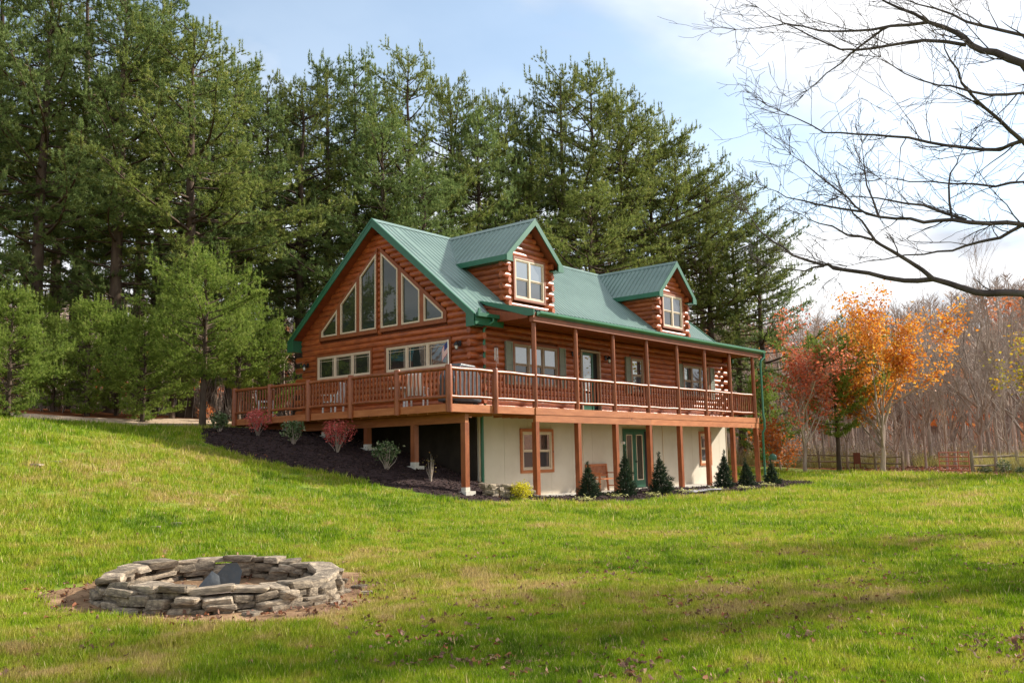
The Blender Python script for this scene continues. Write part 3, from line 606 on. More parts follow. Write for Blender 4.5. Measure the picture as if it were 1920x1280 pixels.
m = MB(); m.box(-OG, XP0+.3, -.36, -.325, roofz(-.33)-.30, roofz(-.33)+.01); m.build('eave_fascia', GREEN, rf)
m = MB(); m.box(-OG, XR+OG, W+.325, W+.36, roofz(-.33)-.30, roofz(-.33)+.01); m.build('eave_fascia', GREEN, rf)
m = MB(); m.box(-OG+.02, XP0+.6, -.33, .02, roofz(-.33)-.33, roofz(-.33)-.30); m.build('eave_soffit', SOFFIT, rf)
m = MB(); m.tube([(.32, -.42, 5.66), (.34, -.44, 5.5), (.2, -.25, 5.36), (.14, -.2, 5.25), (.14, -.2, 2.72)], .045, 8); m.build('downspout', DSPOUT, house)
m = MB(); m.box(-OG+.02, XP0-.02, -.47, -.362, 5.60, 5.72); m.build('gutter', GREEN, house)
for i, (gxx, gyy) in enumerate(((-.10, -.22), (.06, -.10), (.28, -.25))):
    m = MB(); zz = roofz(gyy)+.02; m.box(gxx-.045, gxx+.045, gyy-.02, gyy+.02, zz-.02, zz+.075); m.build('snow_guard', GREEN, rf)
# porch roof: ceiling, end wedges, beam, gutter
m = MB(); m.prism([(XP0+.03, YB+.3, ZB-.045), (XP0+.03, YE+.05, ZE-.045), (XP0+.03, YE+.05, ZE-.12), (XP0+.03, YB+.3, ZB-.13)], (XP1-XP0-.06, 0, 0)); m.build('porch_roof_deck', SOFFIT, pr)
for xx in (XP0-.02, XP1-.02):
    m = MB(); m.prism([(xx, YB+.02, ZB+.035), (xx, YE-.02, ZE+.035), (xx, YE-.02, ZE-.16), (xx, YE+.25, ZE-.16), (xx, YB-.3, ZB-.16)], (.045, 0, 0)); m.build('rake_board', GREEN, pr)
    m = MB(); m.prism([(xx+.012, .05, 5.98), (xx+.012, YE+.24, ZE-.1), (xx+.012, YE+.24, 5.52), (xx+.012, .05, 5.52)], (.025, 0, 0)); m.build('end_panel', SOFFIT, pr)
m = MB(); m.box(XP0+.05, XP1-.05, YE+.12, .05, 5.545, 5.565); cl = m.build('porch_ceiling', SOFFIT, house)
for yy in np.arange(YE+.26, 0, .28): m2 = MB(); m2.box(XP0+.06, XP1-.06, yy, yy+.012, 5.538, 5.546); m2.build('ceiling_batten', TRIM, cl)
m = MB(); m.box(XP0+.06, XP1-.1, YE+.06, YE+.22, 5.40, 5.60); m.build('porch_beam', TRIM, house)
prof = [(0, 0), (-.09, .02), (-.12, .065), (-.12, .125), (-.105, .125), (-.105, .075), (-.08, .035), (0, .015)]
m = MB(); m.prism([(XP0+.22, YE+dy+.02, ZE-.15+dz) for dy, dz in prof], (XP1-XP0-.2, 0, 0)); m.build('gutter', GUTTER, house)
m = MB(); m.box(XP0+.2, XP1, YE+.02, YE+.05, ZE-.17, ZE-.02); m.build('eave_fascia', GREEN, house)
m = MB(); m.tube([(XP1-.12, YE-.06, ZE-.13), (XP1-.12, YE-.06, 5.44), (16.62, YE-.02, 5.26), (16.55, YE-.02, 5.1), (16.55, YE-.02, 2.85), (16.55, YE-.06, 2.7), (16.55, YE-.06, 2.3), (16.5, YE+.02, 2.1), (16.5, YE+.02, .2), (16.6, YE-.12, .06)], .05, 8); m.build('downspout', DSPOUT, house)
m = MB(); m.tube([(.10, -.10, 2.6), (.10, -.10, .1)], .05, 8); m.build('downspout', DSPOUT, house)
# dormers
DS = 0.96
def dormer(xc):
    d = MB(); y0, yw, hw, ew = 0.22, 0.60, 1.22, 1.56; zr = 9.50; zb = roofz(yw)
    d.prism([(xc-hw+.1, yw+.08, zb-.3), (xc+hw-.1, yw+.08, zb-.3), (xc+hw-.1, yw+.08, zr-DS*hw-.02), (xc, yw+.08, zr-.2), (xc-hw+.1, yw+.08, zr-DS*hw-.02)], (0, 3.6, 0))
    dm = d.build('dormer', CORE, house)
    def ridge_end(y): return roofz(y)
    for sg in (-1, 1):                       # roof slopes, cut where they meet the main roof
        rows = []
        ymax = YC-(ZR-zr)/SL
        for s, u in rib_positions(y0, ymax):
            zbot = max(zr-DS*ew, roofz(s)-.03); zbot = min(zbot, zr-.001); w_ = (zr-zbot)/DS
            rows.append(((xc, s, zr+u*RH), (xc+sg*w_, s, zbot+u*RH)))
        ribbed(rows, 'dormer_roof', dm)
        ye = YC-(ZR-(zr-DS*ew))/SL
        t = MB(); t.prism([(xc, y0+.03, zr-.04), (xc+sg*ew*.985, y0+.03, zr-DS*ew*.985-.04), (xc+sg*ew*.985, y0+.03, zr-DS*ew*.985-.13), (xc, y0+.03, zr-.16)], (0, ye-y0+.25, 0)); t.build('soffit', SOFFIT, dm)
        t = MB(); t.prism([(xc, y0-.03, zr+.03), (xc+sg*(ew+.02), y0-.03, zr-DS*(ew+.02)+.03), (xc+sg*(ew+.02), y0-.03, zr-DS*(ew+.02)-.17), (xc+sg*(ew-.28), y0-.03, zr-DS*(ew+.02)-.17), (xc+sg*(ew-.28), y0-.03, zr-DS*(ew-.28)-.2), (xc, y0-.03, zr-.22)], (0, .045, 0)); t.build('rake_board', GREEN, dm)
        t = MB(); t.box(xc+sg*(ew+.0), xc+sg*(ew+.03), y0+.016, ye+.2, zr-DS*ew-.17, zr-DS*ew+.012); t.build('eave_fascia', GREEN, dm)
        t = MB(); t.box(xc+sg*(ew-.001), xc+sg*(hw-.06), y0+.02, ye+.12, zr-DS*ew-.17, zr-DS*ew-.145); t.build('eave_soffit', GREEN, dm)
    t = MB(); t.prism([(xc-.12, y0-.035, zr-DS*.12+.03), (xc, y0-.035, zr+.045), (xc+.12, y0-.035, zr-DS*.12+.03), (xc, y0-.035, zr+.022)], (0, YC-y0-.05, 0)); t.build('ridge_cap', ROOF, dm)
    z = zb-.10; k = 0; op = [(xc-.88, xc+.88, 6.56, 8.12)]
    while z < zr-.35:
        e = .2 if k % 2 else -.06
        if z+LH < zr-DS*(hw+max(e, 0)+.02)-.05: a0, a1 = xc-hw-e, xc+hw+e
        elif z+LH*.7 < zr-DS*hw: a0, a1 = xc-hw+.06, xc+hw-.06
        else: q = (zr-.22-(z+LH*.6))/DS; a0, a1 = xc-q, xc+q
        for s0, s1 in cut(a0, a1, z, op): log('y', s0, s1, z, base=yw, parent=dm)
        if z+LH < zr-DS*(hw+.1)-.04:
            yb = YC-(ZR-z-LH)/SL+.05; e2 = -.06 if k % 2 else .2
            for sg in (-1, 1):
                if yb > yw: log('x', yw-e2, yb, z, base=xc+sg*(hw-.0) - (0 if sg < 0 else .04), parent=dm)
        z += LH; k += 1
    window('y', xc-.80, xc+.80, 6.66, 8.04, 2, True, ALMOND, base=yw, trim=.08, out=.10, parent=None, glass=GLASS)
    return dm
dormer(3.38); dormer(13.22)

# ------------------------------------------------------------------ deck, porch, posts, railings
XD, YD0, YD1 = -2.91, -1.62, 8.75
m = MB(); m.box(XD+.04, XP0-.1, YD0+.04, -.13, ZF-.05, ZF-.002); m.box(XD+.04, -.14, -.13, YD1-.04, ZF-.05, ZF-.002); m.build('deck_boards', POST, house)
m = MB()
for yy in np.arange(YD0+.5, YD1, .41): m.box(XD+.06, -.12, yy, yy+.04, ZF-.25, ZF-.052)
for xx in np.arange(.7, XR, .41): m.box(xx, xx+.04, YD0+.06, -.05, ZF-.25, ZF-.052)
m.build('joists', BEAM, house)
m = MB(); m.box(XP0-.1, 16.45, YD0+.04, -.12, ZF-.05, ZF-.003); m.build('porch_boards', POST, house)
x0p, bay = 0.894, 2.1938
m = MB(); m.box(XD-.02, XD+.03, YD0-.02, YD1, 2.54, ZF+.0); m.build('fascia_board', BEAM, house)
m = MB(); m.box(XD+.031, x0p-.09, YD0-.04, YD0+.02, 2.53, ZF+.0); m.build('fascia_board', BEAM, house)
m = MB(); m.box(XD, -.12, YD1-.045, YD1+.0, 2.54, ZF-.004); m.build('fascia_board', BEAM, house)
for s0, s1 in ((x0p-.085, 5.9), (5.905, 11.0), (11.005, 16.46)):
    m = MB(); m.box(s0, s1, YD0-.07, YD0+.0, 2.535, ZF+.0); m.build('fascia_board', BEAM, house)
for s0, s1 in ((x0p-.085, 7.5), (7.505, 12.2), (12.205, 16.43)):
    m = MB(); m.box(s0, s1, YD0-.055, YD0+.06, 2.31, 2.53); m.build('porch_girder', BEAM, house)
m = MB(); m.box(16.40, 16.455, YD0+.01, -.1, 2.535, ZF-.006); m.build('fascia_board', BEAM, house)
XBM = -2.10
m = MB(); m.box(XBM-.07, XBM+.07, -1.5, YD1-.3, 2.25, 2.50); m.build('deck_girder', BEAM, house)
for yy in (-1.42, .62, 2.72, 4.8, 6.9):
    zt = tz(XBM, yy); ft = zt+.12
    m = MB(); m.box(XBM-.085, XBM+.085, yy-.085, yy+.085, ft+.02, 2.249); ps = m.build('deck_post', POST, house)
    m = MB(); m.box(XBM-.2, XBM+.2, yy-.2, yy+.2, zt-.3, ft); m.build('footing', CONC, ps)
    m = MB(); m.box(XBM-.09, XBM+.09, yy-.09, yy+.09, ft, ft+.11); m.build('post_base', CONC, ps)
for i in range(8):
    xx = x0p+i*bay if i < 7 else 16.30
    m = MB(); m.box(xx-.082, xx+.082, YD0-.05, YD0+.115, -.15, 2.309); m.build('porch_support', POST, house)
    m = MB(); m.tube([(xx, YD0+.03, ZF-.002), (xx, YD0+.03, 4.0), (xx, YD0+.03, 5.41)], [.085, .08, .076], 12); m.build('porch_post', POST, house)
# railings
bal_mesh = []
for q in range(4):
    m = MB(); zz = np.linspace(0, .74, 6); rr = [.030*(1+.16*random.uniform(-1, 1)) for _ in zz]
    m.tube([(.006*random.uniform(-1, 1), .006*random.uniform(-1, 1), z) for z in zz], rr, 7); o = m.build('baluster', POST); bal_mesh.append(o.data); bpy.data.objects.remove(o)
def rail(p, q, n, zf):
    """one bay: top rail with bottom rail and balusters"""
    p, q = Vector(p), Vector(q); d = (q-p)
    def bent(z, r):
        m = MB(); pts = [p+d*t+Vector((0, 0, z+.008*math.sin(t*7+p.x))) for t in np.linspace(0, 1, 6)]; m.tube(pts, [r*(1+.06*random.uniform(-1, 1)) for _ in pts], 10); return m
    top = bent(zf+.985, .058).build('railing', POST, house); bent(zf+.205, .048).build('bottom_rail', POST, top)
    for i in range(n):
        b = bpy.data.objects.new('baluster', random.choice(bal_mesh)); col.objects.link(b); b.parent = top
        b.location = p+d*((i+.5)/n)+Vector((0, 0, zf+.225)); b.rotation_euler = (random.uniform(-.012, .012), random.uniform(-.012, .012), random.uniform(0, 6.28))
def rpost(x, y, z0=2.52, z1=3.83, r=.095):
    m = MB(); m.tube([(x, y, z0), (x, y, z0+.4), (x, y, z1-.03), (x, y, z1)], [r, r*.98, r*.97, r*.86], 12); m.build('railing_post', POST, house)
lp = [(XD-.05, YD0-.02+i*2.0709) for i in range(6)]
for x, y in lp: rpost(x, y)
for (a, b) in zip(lp, lp[1:]): rail((*a, 0), (*b, 0), 13, ZF)
mx_ = (XD+x0p)/2-.05
rpost(mx_, YD0-.05)
rail((XD-.02, YD0-.02, 0), (mx_, YD0-.03, 0), 11, ZF); rail((mx_, YD0-.03, 0), (x0p, YD0+.03, 0), 11, ZF)
for i in range(7):
    xa = x0p+i*bay; xb = x0p+(i+1)*bay if i < 6 else 16.30
    rail((xa, YD0+.03, 0), (xb, YD0+.03, 0), 12, ZF)
rail((16.30, YD0+.03, 0), (16.30, -.1, 0), 9, ZF)
# patio slab
m = MB(); m.box(-.15, 16.9, -1.95, .06, -.35, 0.0); tag(m.build('patio_slab', CONC), kind='structure')

# ------------------------------------------------------------------ things on the deck and patio
def chair(name, loc, rz, label, group):
    t = empty(name, loc, rz, label, 'chair', group)
    m = MB(); m.box(-.25, .25, -.26, .22, .36, .40); m.build('seat', WHITE, t)
    for i in range(5): q = MB(); x = -.22+i*.093; q.prism([(x, .20, .40), (x+.075, .20, .40), (x+.075, .34, .98), (x, .34, .98)], (0, .03, 0)); q.build('back_slat', WHITE, t)
    m = MB(); m.box(-.26, .26, .30, .335, .93, 1.0); m.build('top_rail', WHITE, t)
    for sx_ in (-1, 1):
        q = MB(); q.box(sx_*.25-.035, sx_*.25+.035, -.30, .27, .585, .615); q.build('armrest', WHITE, t)
        for yy in (-.25, .2): q = MB(); q.box(sx_*.25-.022, sx_*.25+.022, yy-.02, yy+.02, 0, .585); q.build('leg', WHITE, t)
    return t
g_ = 'white chairs on the deck'
chair('deck_chair', (-2.3, 7.9, ZF), R(60), 'white slatted chair at the deck end away from the porch', g_)
chair('deck_chair', (-2.2, 4.25, ZF), R(200), 'white slatted chair behind the deck railing below the left gable windows', g_)
chair('deck_chair', (-2.15, 0.45, ZF), R(120), 'white slatted chair on the deck nearest the covered grill', g_)
t = empty('patio_table', (-1.5, 1.7, ZF), 0, 'small white round table among the deck chairs', 'table')
m = MB(); m.tube([(0, 0, .66), (0, 0, .70)], .5, 24); m.build('table_top', WHITE, t); m = MB(); m.tube([(0, 0, 0), (0, 0, .03), (0, 0, .06), (0, 0, .66)], [.25, .24, .04, .04], 12); m.build('pedestal', WHITE, t)
t = empty('covered_grill', (-1.55, -.75, ZF), R(8), 'dark covered barbecue grill in the corner of the deck', 'grill')
m = MB(); m.prism([(-.72, -.27, .12), (.72, -.27, .12), (.74, -.29, .8), (.5, -.3, 1.06), (.36, -.3, 1.22), (-.36, -.3, 1.24), (-.52, -.3, 1.06), (-.74, -.29, .8)], (0, .58, 0)); g = m.build('cover', TARP, t)
bv = g.modifiers.new('round', 'BEVEL'); bv.width = .05; bv.segments = 3
for xx in (-.5, .5): m = MB(); m.tube([(xx, -.2, .09), (xx, -.16, .09)], .09, 12); m.build('wheel', BLACK, t)
m = MB(); m.box(-.6, .6, -.2, .2, .10, .14); m.build('base_frame', BLACK, t)
# flag on the corner post
t = empty('flag', (XD-.05, YD0-.02, 3.78), 0, 'small striped flag on a stick at the deck corner post', 'flag')
m = MB(); m.tube([(0, 0, 0), (0, .02, .74)], .009, 6); m.build('stick', WHITE, t)
FR, FW, FB = M('flag_red', srgb(190, 50, 60), None, 3, .8), M('flag_white', (.75, .72, .7), None, 3, .8), M('flag_blue', srgb(50, 56, 110), None, 3, .8)
for i in range(13):
    m = MB(); n = 6; A = []
    for kk in range(n+1):
        tt = kk/n; sag = .26*tt; z1 = .72-i*.026-sag*1.0; A.append(((-.05*math.sin(tt*3)*tt, .02+.30*tt*.75, z1), (-.05*math.sin(tt*3)*tt, .02+.30*tt*.75, z1-.026)))
    for (a1, a2), (b1, b2) in zip(A, A[1:]): m.add([a1, b1, b2, a2], [(0, 1, 2, 3)], True)
    m.build('stripe', FR if i % 2 == 0 else FW, t, fix=False)
m = MB()
for kk in range(3):
    t0, t1 = kk/6, (kk+1)/6; f = lambda tt, zz: (-.05*math.sin(tt*3)*tt-.004, .02+.225*tt, zz-.26*tt)
    m.add([f(t0, .722), f(t1, .722), f(t1, .54), f(t0, .54)], [(0, 1, 2, 3)], True)
m.build('canton', FB, t, fix=False)
# wind chime by the corner
t = empty('wind_chime', (.62, -.28, 4.62), 0, 'wind chime hanging on the porch wall beside the house corner', 'wind chime')
m = MB(); m.tube([(0, .22, .22), (0, .1, .26), (0, 0, .22)], .008, 6); m.build('hook', BLACK, t)
m = MB(); m.tube([(0, 0, .22), (0, 0, .13)], .003, 4); m.tube([(0, 0, .13), (0, 0, .11)], [.03, .08], 10); m.build('top_disc', BLACK, t)
for kk in range(5):
    an = kk*1.2566; m = MB(); m.tube([(.055*math.cos(an), .055*math.sin(an), .08), (.055*math.cos(an), .055*math.sin(an), -.22-.05*kk)], .011, 6); m.build('chime_tube', WHITE, t)
m = MB(); m.tube([(0, 0, .1), (0, 0, -.55)], .003, 4); m.box(-.03, .03, -.004, .004, -.68, -.55); m.build('sail', WHITE, t)
# bench on the patio
t = empty('garden_bench', (6.25, -.38, 0), 0, 'slatted wooden garden bench against the pale basement wall', 'bench')
for sx_ in (-.62, .62):
    m = MB(); m.prism([(sx_-.03, .20, 0), (sx_-.03, .26, 0), (sx_-.03, .34, .95), (sx_-.03, .28, .95)], (.06, 0, 0)); m.build('leg', BENCH, t)
    m = MB(); m.box(sx_-.03, sx_+.03, -.28, -.22, 0, .62); m.build('leg', BENCH, t)
    m = MB(); m.box(sx_-.04, sx_+.04, -.33, .29, .62, .655); m.build('armrest', BENCH, t)
    m = MB(); m.box(sx_-.02, sx_+.02, -.22, .22, .16, .20); m.build('stretcher', BENCH, t)
for i in range(5): m = MB(); m.box(-.66, .66, -.28+i*.095, -.20+i*.095, .42, .445); m.build('seat_slat', BENCH, t)
m = MB(); m.box(-.59, .59, .262, .30, .52, .58); m.build('lower_rail', BENCH, t)
m = MB(); m.box(-.66, .66, .285, .33, .88, .96); m.build('top_rail', BENCH, t)
for i in range(15): m = MB(); x = -.56+i*.08; m.prism([(x-.02, .268, .57), (x+.02, .268, .57), (x+.02, .30, .89), (x-.02, .30, .89)], (0, .018, 0)); m.build('back_slat', BENCH, t)
# small glazed sign light beside the garden doors
t = empty('door_lamp', (8.02, -.03, 1.72), 0, 'small white lamp on the wall beside the green garden doors', 'wall lamp')
m = MB(); m.box(-.05, .05, -.02, 0, -.05, .05); m.build('mount', WHITE, t); m = MB(); m.tube([(0, -.02, 0), (0, -.08, 0), (0, -.13, -.01)], [.03, .055, .05], 10); m.build('lamp_head', WHITE, t)

# ------------------------------------------------------------------ foliage generators
def unit(v): return v/np.maximum(np.linalg.norm(v, axis=-1, keepdims=True), 1e-9)
def needles(C, D, n, length, width, spread, g, droop=0.0):
    """sprays of thin needle triangles: centres C, directions D; returns vertices, faces, tint per vertex"""
    k = len(C); c = np.repeat(C, n, 0); d = unit(np.repeat(D, n, 0)+g.normal(0, spread, (k*n, 3))); d[:, 2] -= droop
    ln = length*g.uniform(.6, 1.2, (k*n, 1)); s = unit(np.cross(d, g.normal(0, 1, (k*n, 3))))*width*.5
    base = c-d*ln*.25; V = np.empty((k*n, 3, 3)); V[:, 0] = base-s; V[:, 1] = base+s; V[:, 2] = base+d*ln
    t = np.repeat(np.clip(g.normal(.5, .2, k), 0, 1), n)+g.normal(0, .09, k*n)
    return V.reshape(-1, 3), np.arange(k*n*3).reshape(-1, 3), np.repeat(np.clip(t, 0, 1), 3)
def leaves(C, size, g, flat=0.0, aspect=1.5, curl=.25):
    """small four-cornered leaves at random tilts"""
    n = len(C); a = unit(g.normal(0, 1, (n, 3))*np.array([1, 1, 1-flat])); b = unit(np.cross(a, g.normal(0, 1, (n, 3)))); nn = np.cross(a, b)
    s = size*g.uniform(.6, 1.25, (n, 1)); V = np.empty((n, 4, 3))
    V[:, 0] = C-a*s*.5; V[:, 1] = C+b*s*.5/aspect+nn*s*curl*.3; V[:, 2] = C+a*s*.5; V[:, 3] = C-b*s*.5/aspect+nn*s*curl*.3
    t = np.clip(g.normal(.5, .26, n), 0, 1); return V.reshape(-1, 3), np.arange(n*4).reshape(-1, 4), np.repeat(t, 4)
def pine_meshes(seed, H, crown_base, rmax, nbr, mat, young=False, dens=1.0, peak=.3, thin_top=True, nlen=.21, nw=.024):
    """an eastern white pine: straight trunk, whorls of level limbs with upswept plumes of needles"""
    g = np.random.default_rng(seed); rd = random.Random(seed)
    tr = MB(); r0 = .012*H+.05; bend = [(rd.uniform(-.12, .12), rd.uniform(-.12, .12)) for _ in range(8)]
    zs = np.linspace(-.3, H*.985, 9); ctr = np.array([[bend[i % 8][0]*(zs[i]/H), bend[i % 8][1]*(zs[i]/H), zs[i]] for i in range(9)])
    tr.tube(ctr, [max(r0*(1-z/H)**.85+.012, .012) if z > 0 else r0*1.25 for z in zs], 9)
    br = MB(); Cs = []; Ds = []
    z = crown_base*H
    zlist = []
    while z < H*.97: zlist.append(z); z += (H*(1-crown_base)/nbr*5)*rd.uniform(.7, 1.3)*(1.18-.6*z/H)
    for z in zlist:
        f = (z/H-crown_base)/(1-crown_base)
        env = (f/peak)**.6 if f < peak else (1-((f-peak)/(1-peak))**1.35)**1.0*.96+.04
        nb = rd.randint(4, 6); a0 = rd.uniform(0, 6.28)
        for b in range(nb):
            if rd.random() < (.16 if not young else .04): continue
            lobe = 1+.28*math.sin(2*(a0*0+b*6.283/nb)+seed+z*.35)+.15*math.sin(z*1.3+seed*2)
            Ln = rmax*max(env, .10)*lobe*rd.uniform(.6, 1.2)+.3
            az = a0+b*6.283/nb+rd.uniform(-.35, .35); up0 = rd.uniform(-.08, .22)+.85*f*f+(.2 if young else 0); zz = z+rd.uniform(-.25, .25)
            n = 7; pts = []
            for i in range(n+1):
                t = i/n; rr = Ln*t; hh = rr*up0*(1-.45*t)+Ln*.20*t**2.2-.05*Ln*math.sin(t*3.1); pts.append((rr*math.cos(az+.12*math.sin(2.5*t+b)), rr*math.sin(az+.12*math.sin(2.5*t+b)), zz+hh))
            P = np.array(pts); br.tube(pts, [max(.012*Ln+.012, .02)*(1-.85*i/n) for i in range(n+1)], 4, cap=False)
            tip = P[-1]                       # upright candles at the end of the limb
            for _ in range(3):
                hh_ = rd.uniform(.15, .45)*(1.3 if f > .4 else .8); q_ = P[rd.choice((-1, -1, -2))]+g.normal(0, .12, 3)*np.array([1, 1, .3]); Cs.append(q_+np.c_[np.zeros(4), np.zeros(4), np.linspace(0, hh_, 4)]); Ds.append(np.tile([[0, 0, 1.6]], (4, 1)))
            nsub = max(11, int((Ln*6.2+2)*dens)); side = np.array([-math.sin(az), math.cos(az), 0]); fwd = np.array([math.cos(az), math.sin(az), 0])
            for s in range(nsub):
                t = rd.uniform(.22, 1.0)**.8 if Ln > 1.2 else rd.uniform(.1, 1.0); i = min(int(t*n), n-1); p = P[i]+(P[i+1]-P[i])*(t*n-i)
                sl_ = (.34+.30*Ln*(1-t)**.7*.6)*rd.uniform(.6, 1.3); sg = rd.choice((-1, 1))
                d = unit(fwd*rd.uniform(.35, 1.0)+side*sg*rd.uniform(.2, .95)+np.array([0, 0, rd.uniform(-.05, .38)]))
                m_ = max(3, int(sl_/.125)); tt = np.linspace(.1, 1, m_)[:, None]
                Cs.append(p+d*sl_*tt+g.normal(0, .075, (m_, 3))*np.array([1.1, 1.1, .6])); Ds.append(np.repeat((d+np.array([0, 0, .55]))[None], m_, 0))
    lead = np.c_[np.zeros(10), np.zeros(10), np.linspace(H*.93, H, 10)]; Cs.append(lead+g.normal(0, .05, lead.shape)); Ds.append(np.repeat(np.array([[0, 0, 1.]]), 10, 0))
    if not young:                            # dead snags under the crown
        for _ in range(16):
            z = rd.uniform(.12, max(crown_base, .15))*H; az = rd.uniform(0, 6.28); Ln = rd.uniform(.5, 2.2); br.tube([(0, 0, z), (Ln*.6*math.cos(az), Ln*.6*math.sin(az), z+rd.uniform(-.1, .2)), (Ln*math.cos(az), Ln*math.sin(az), z+rd.uniform(-.4, .3))], [.03, .02, .008], 3, cap=False)
    C = np.concatenate(Cs); D = np.concatenate(Ds); V, F, T = needles(C, D, 15, nlen, nw, .75, g)
    to = tr.build('trunk', BARK); bo = br.build('limbs', BARK, fix=False); cm = tri_mesh('crown', V, F, mat, T)
    r = (to.data, bo.data, cm); bpy.data.objects.remove(to); bpy.data.objects.remove(bo); return r
def plant_tree(name, meshes, loc, rz, sc, label, cat, group, sxy=1.0):
    t = empty(name, loc, rz, label, cat, group); t.scale = (sc*sxy, sc*sxy, sc)
    for nm, me in zip(('trunk', 'limbs', 'crown'), meshes):
        if me is not None: obj(nm, me, t)
    return t
PV = [pine_meshes(11, 20, .26, 4.6, 95, PINE), pine_meshes(12, 20, .34, 4.9, 88, PINE, peak=.38), pine_meshes(13, 20, .18, 4.4, 105, PINEB, peak=.25),
      pine_meshes(14, 20, .42, 4.4, 80, PINE, peak=.42), pine_meshes(15, 20, .10, 5.0, 110, PINEB, peak=.25)]
YV = [pine_meshes(21, 6.5, .06, 2.0, 75, YPINE, True, 1.9, .2, nlen=.17, nw=.020), pine_meshes(22, 6.5, .10, 1.8, 70, YPINE, True, 1.9, .25, nlen=.17, nw=.020), pine_meshes(23, 7.0, .28, 2.2, 60, YPINE, True, 1.8, .3, nlen=.17, nw=.020)]
def label_by(base, i, extra): return base+' '+extra
# tall pines: photo column, metres away, photo row of the tip, variant, where it stands
TALL = [
 (-150, 34, -260, 4, 'tall dark pine beyond the driveway, farthest from the house'), (-40, 38, -230, 2, 'tall dark pine beyond the driveway behind the pale young pine'), (55, 36, -170, 4, 'broad tall pine towering behind the young pines by the driveway'),
 (130, 41, -190, 0, 'tall pine behind the row of young pines with low dark limbs'), (205, 37, -120, 2, 'very tall pine among the dark stand left of the house'), (285, 40, -75, 4, 'tall bluish pine in the dark stand beyond the driveway'),
 (345, 37, -10, 0, 'tall pine behind the slim young pine by the driveway'), (430, 42, 60, 2, 'tall pine with sloping shoulder at the end of the dark stand'), (490, 47, 120, 1, 'lower thin topped pine in the gap beside the dark stand'),
 (560, 45, 110, 0, 'pine with forked looking top behind the far gable eave'), (610, 48, 70, 2, 'tall bushy pine beside the gable end'), (665, 50, 62, 4, 'tall pine standing behind the gable roof'), (770, 48, 42, 0, 'tallest broad pine with bent trunk behind the roof ridge'),
 (720, 44, 190, 4, 'lower full pine just behind the roof ridge'), (850, 52, 120, 1, 'pine behind the roof between ridge and first dormer'), (905, 50, 170, 2, 'medium pine behind the first dormer roof'),
 (945, 56, 150, 3, 'slender pointed pine rising behind the first dormer'), (1005, 56, 195, 2, 'dark pine just past the first dormer peak'),
 (1070, 55, 80, 0, 'very tall pine with bare trunk behind the middle of the roof'), (1130, 58, 95, 3, 'very tall pine with thin open top behind the roof'), (1180, 57, 150, 1, 'tall pine behind the roof before the second dormer'),
 (1240, 60, 195, 3, 'open crowned pine behind the second dormer'), (1290, 60, 240, 1, 'pine with bare lower trunk just past the second dormer'), (1345, 60, 290, 0, 'pine behind the porch roof end'),
 (1395, 62, 335, 1, 'sloping pine near the end of the pine row'), (1440, 60, 395, 4, 'last full pine of the row near the gutter end'), (1120, 50, 330, 3, 'lower pine with visible trunk close behind the roof'), (800, 43, 300, 4, 'short bright pine close behind the roof ridge')]
for i, (u, dp, vt, var, lb) in enumerate(TALL):
    x, y, z = stand(u, dp); top = at_depth(u, vt, dp)[2]; h = top-z; s = h/20
    plant_tree('pine_tree', PV[var], (x, y, z-.1), random.uniform(0, 6.28), s, lb, 'pine tree', 'tall pines behind the house', max(.85, min(1.25, 1/s))*random.uniform(.95, 1.1))
for i, (u, dp, vt) in enumerate([(-300, 36, -200), (-420, 40, -250), (-560, 44, -280), (-720, 46, -260), (-900, 46, -300), (-640, 36, -240), (-1100, 50, -300), (-60, 58, 150), (30, 62, 200), (150, 60, 180), (330, 62, 200), (460, 64, 260), (90, 50, -60), (250, 52, -20), (395, 54, 90), (520, 58, 160), (700, 62, 120), (1010, 66, 220), (1330, 70, 330)]):
    x, y, z = stand(u, dp); s = (at_depth(u, vt, dp)[2]-z)/20
    plant_tree('pine_tree', PV[(i*2+1) % 5 if vt < 100 or vt > 300 else (4, 2)[i % 2]], (x, y, z-.1), random.uniform(0, 6.28), s, 'pine deep in the stand, showing only between the trees before it' if u > -200 else 'pine in the wood behind the garage', 'pine tree', 'pines deep in the stand' if u > -200 else 'pines behind the garage', 1.05)
YNG = [(10, 25.5, 545, 0, 'pale young pine standing out on the lawn edge', 1.12), (95, 33, 600, 1, 'young pine in the driveway row next to the pale lawn pine', 1.1), (160, 32.5, 565, 0, 'young pine in the driveway row with a high leader', 1.1), (215, 34, 590, 1, 'bushy young pine in the middle of the driveway row', 1.1),
       (265, 32, 600, 0, 'low full young pine in the driveway row', 1.15), (320, 34, 560, 1, 'young pine before the slim trunked pine', 1.05), (378, 31.5, 475, 2, 'slim young pine with bare grey lower trunk by the driveway', 1.0), (60, 35, 560, 1, 'young pine half hidden behind the driveway row', 1.0),
       (445, 36, 560, 2, 'light green pine just behind the deck end', 1.05), (500, 38, 610, 1, 'small pine between deck end and house corner', 1.0)]
for u, dp, vt, var, lb, wd in YNG:
    x, y, z = stand(u, dp); h = at_depth(u, vt, dp)[2]-z
    plant_tree('young_pine', YV[var], (x, y, z-.05), random.uniform(0, 6.28), h/(6.5 if var < 2 else 7.0), lb, 'pine tree', 'young pines along the driveway', wd)
x, y, z = stand(1572, 50); plant_tree('leaning_pine', pine_meshes(31, 8.2, .26, 3.6, 52, YPINE, True, 1.5, .4), (x, y, z), 1.0, .86, 'small bright green pine with layered limbs among the autumn maples', 'pine tree', None)
x, y, z = stand(1432, 55); plant_tree('young_pine', YV[1], (x, y, z), 2.0, .8, 'tiny bright pine behind the green downpipe', 'pine tree', None)

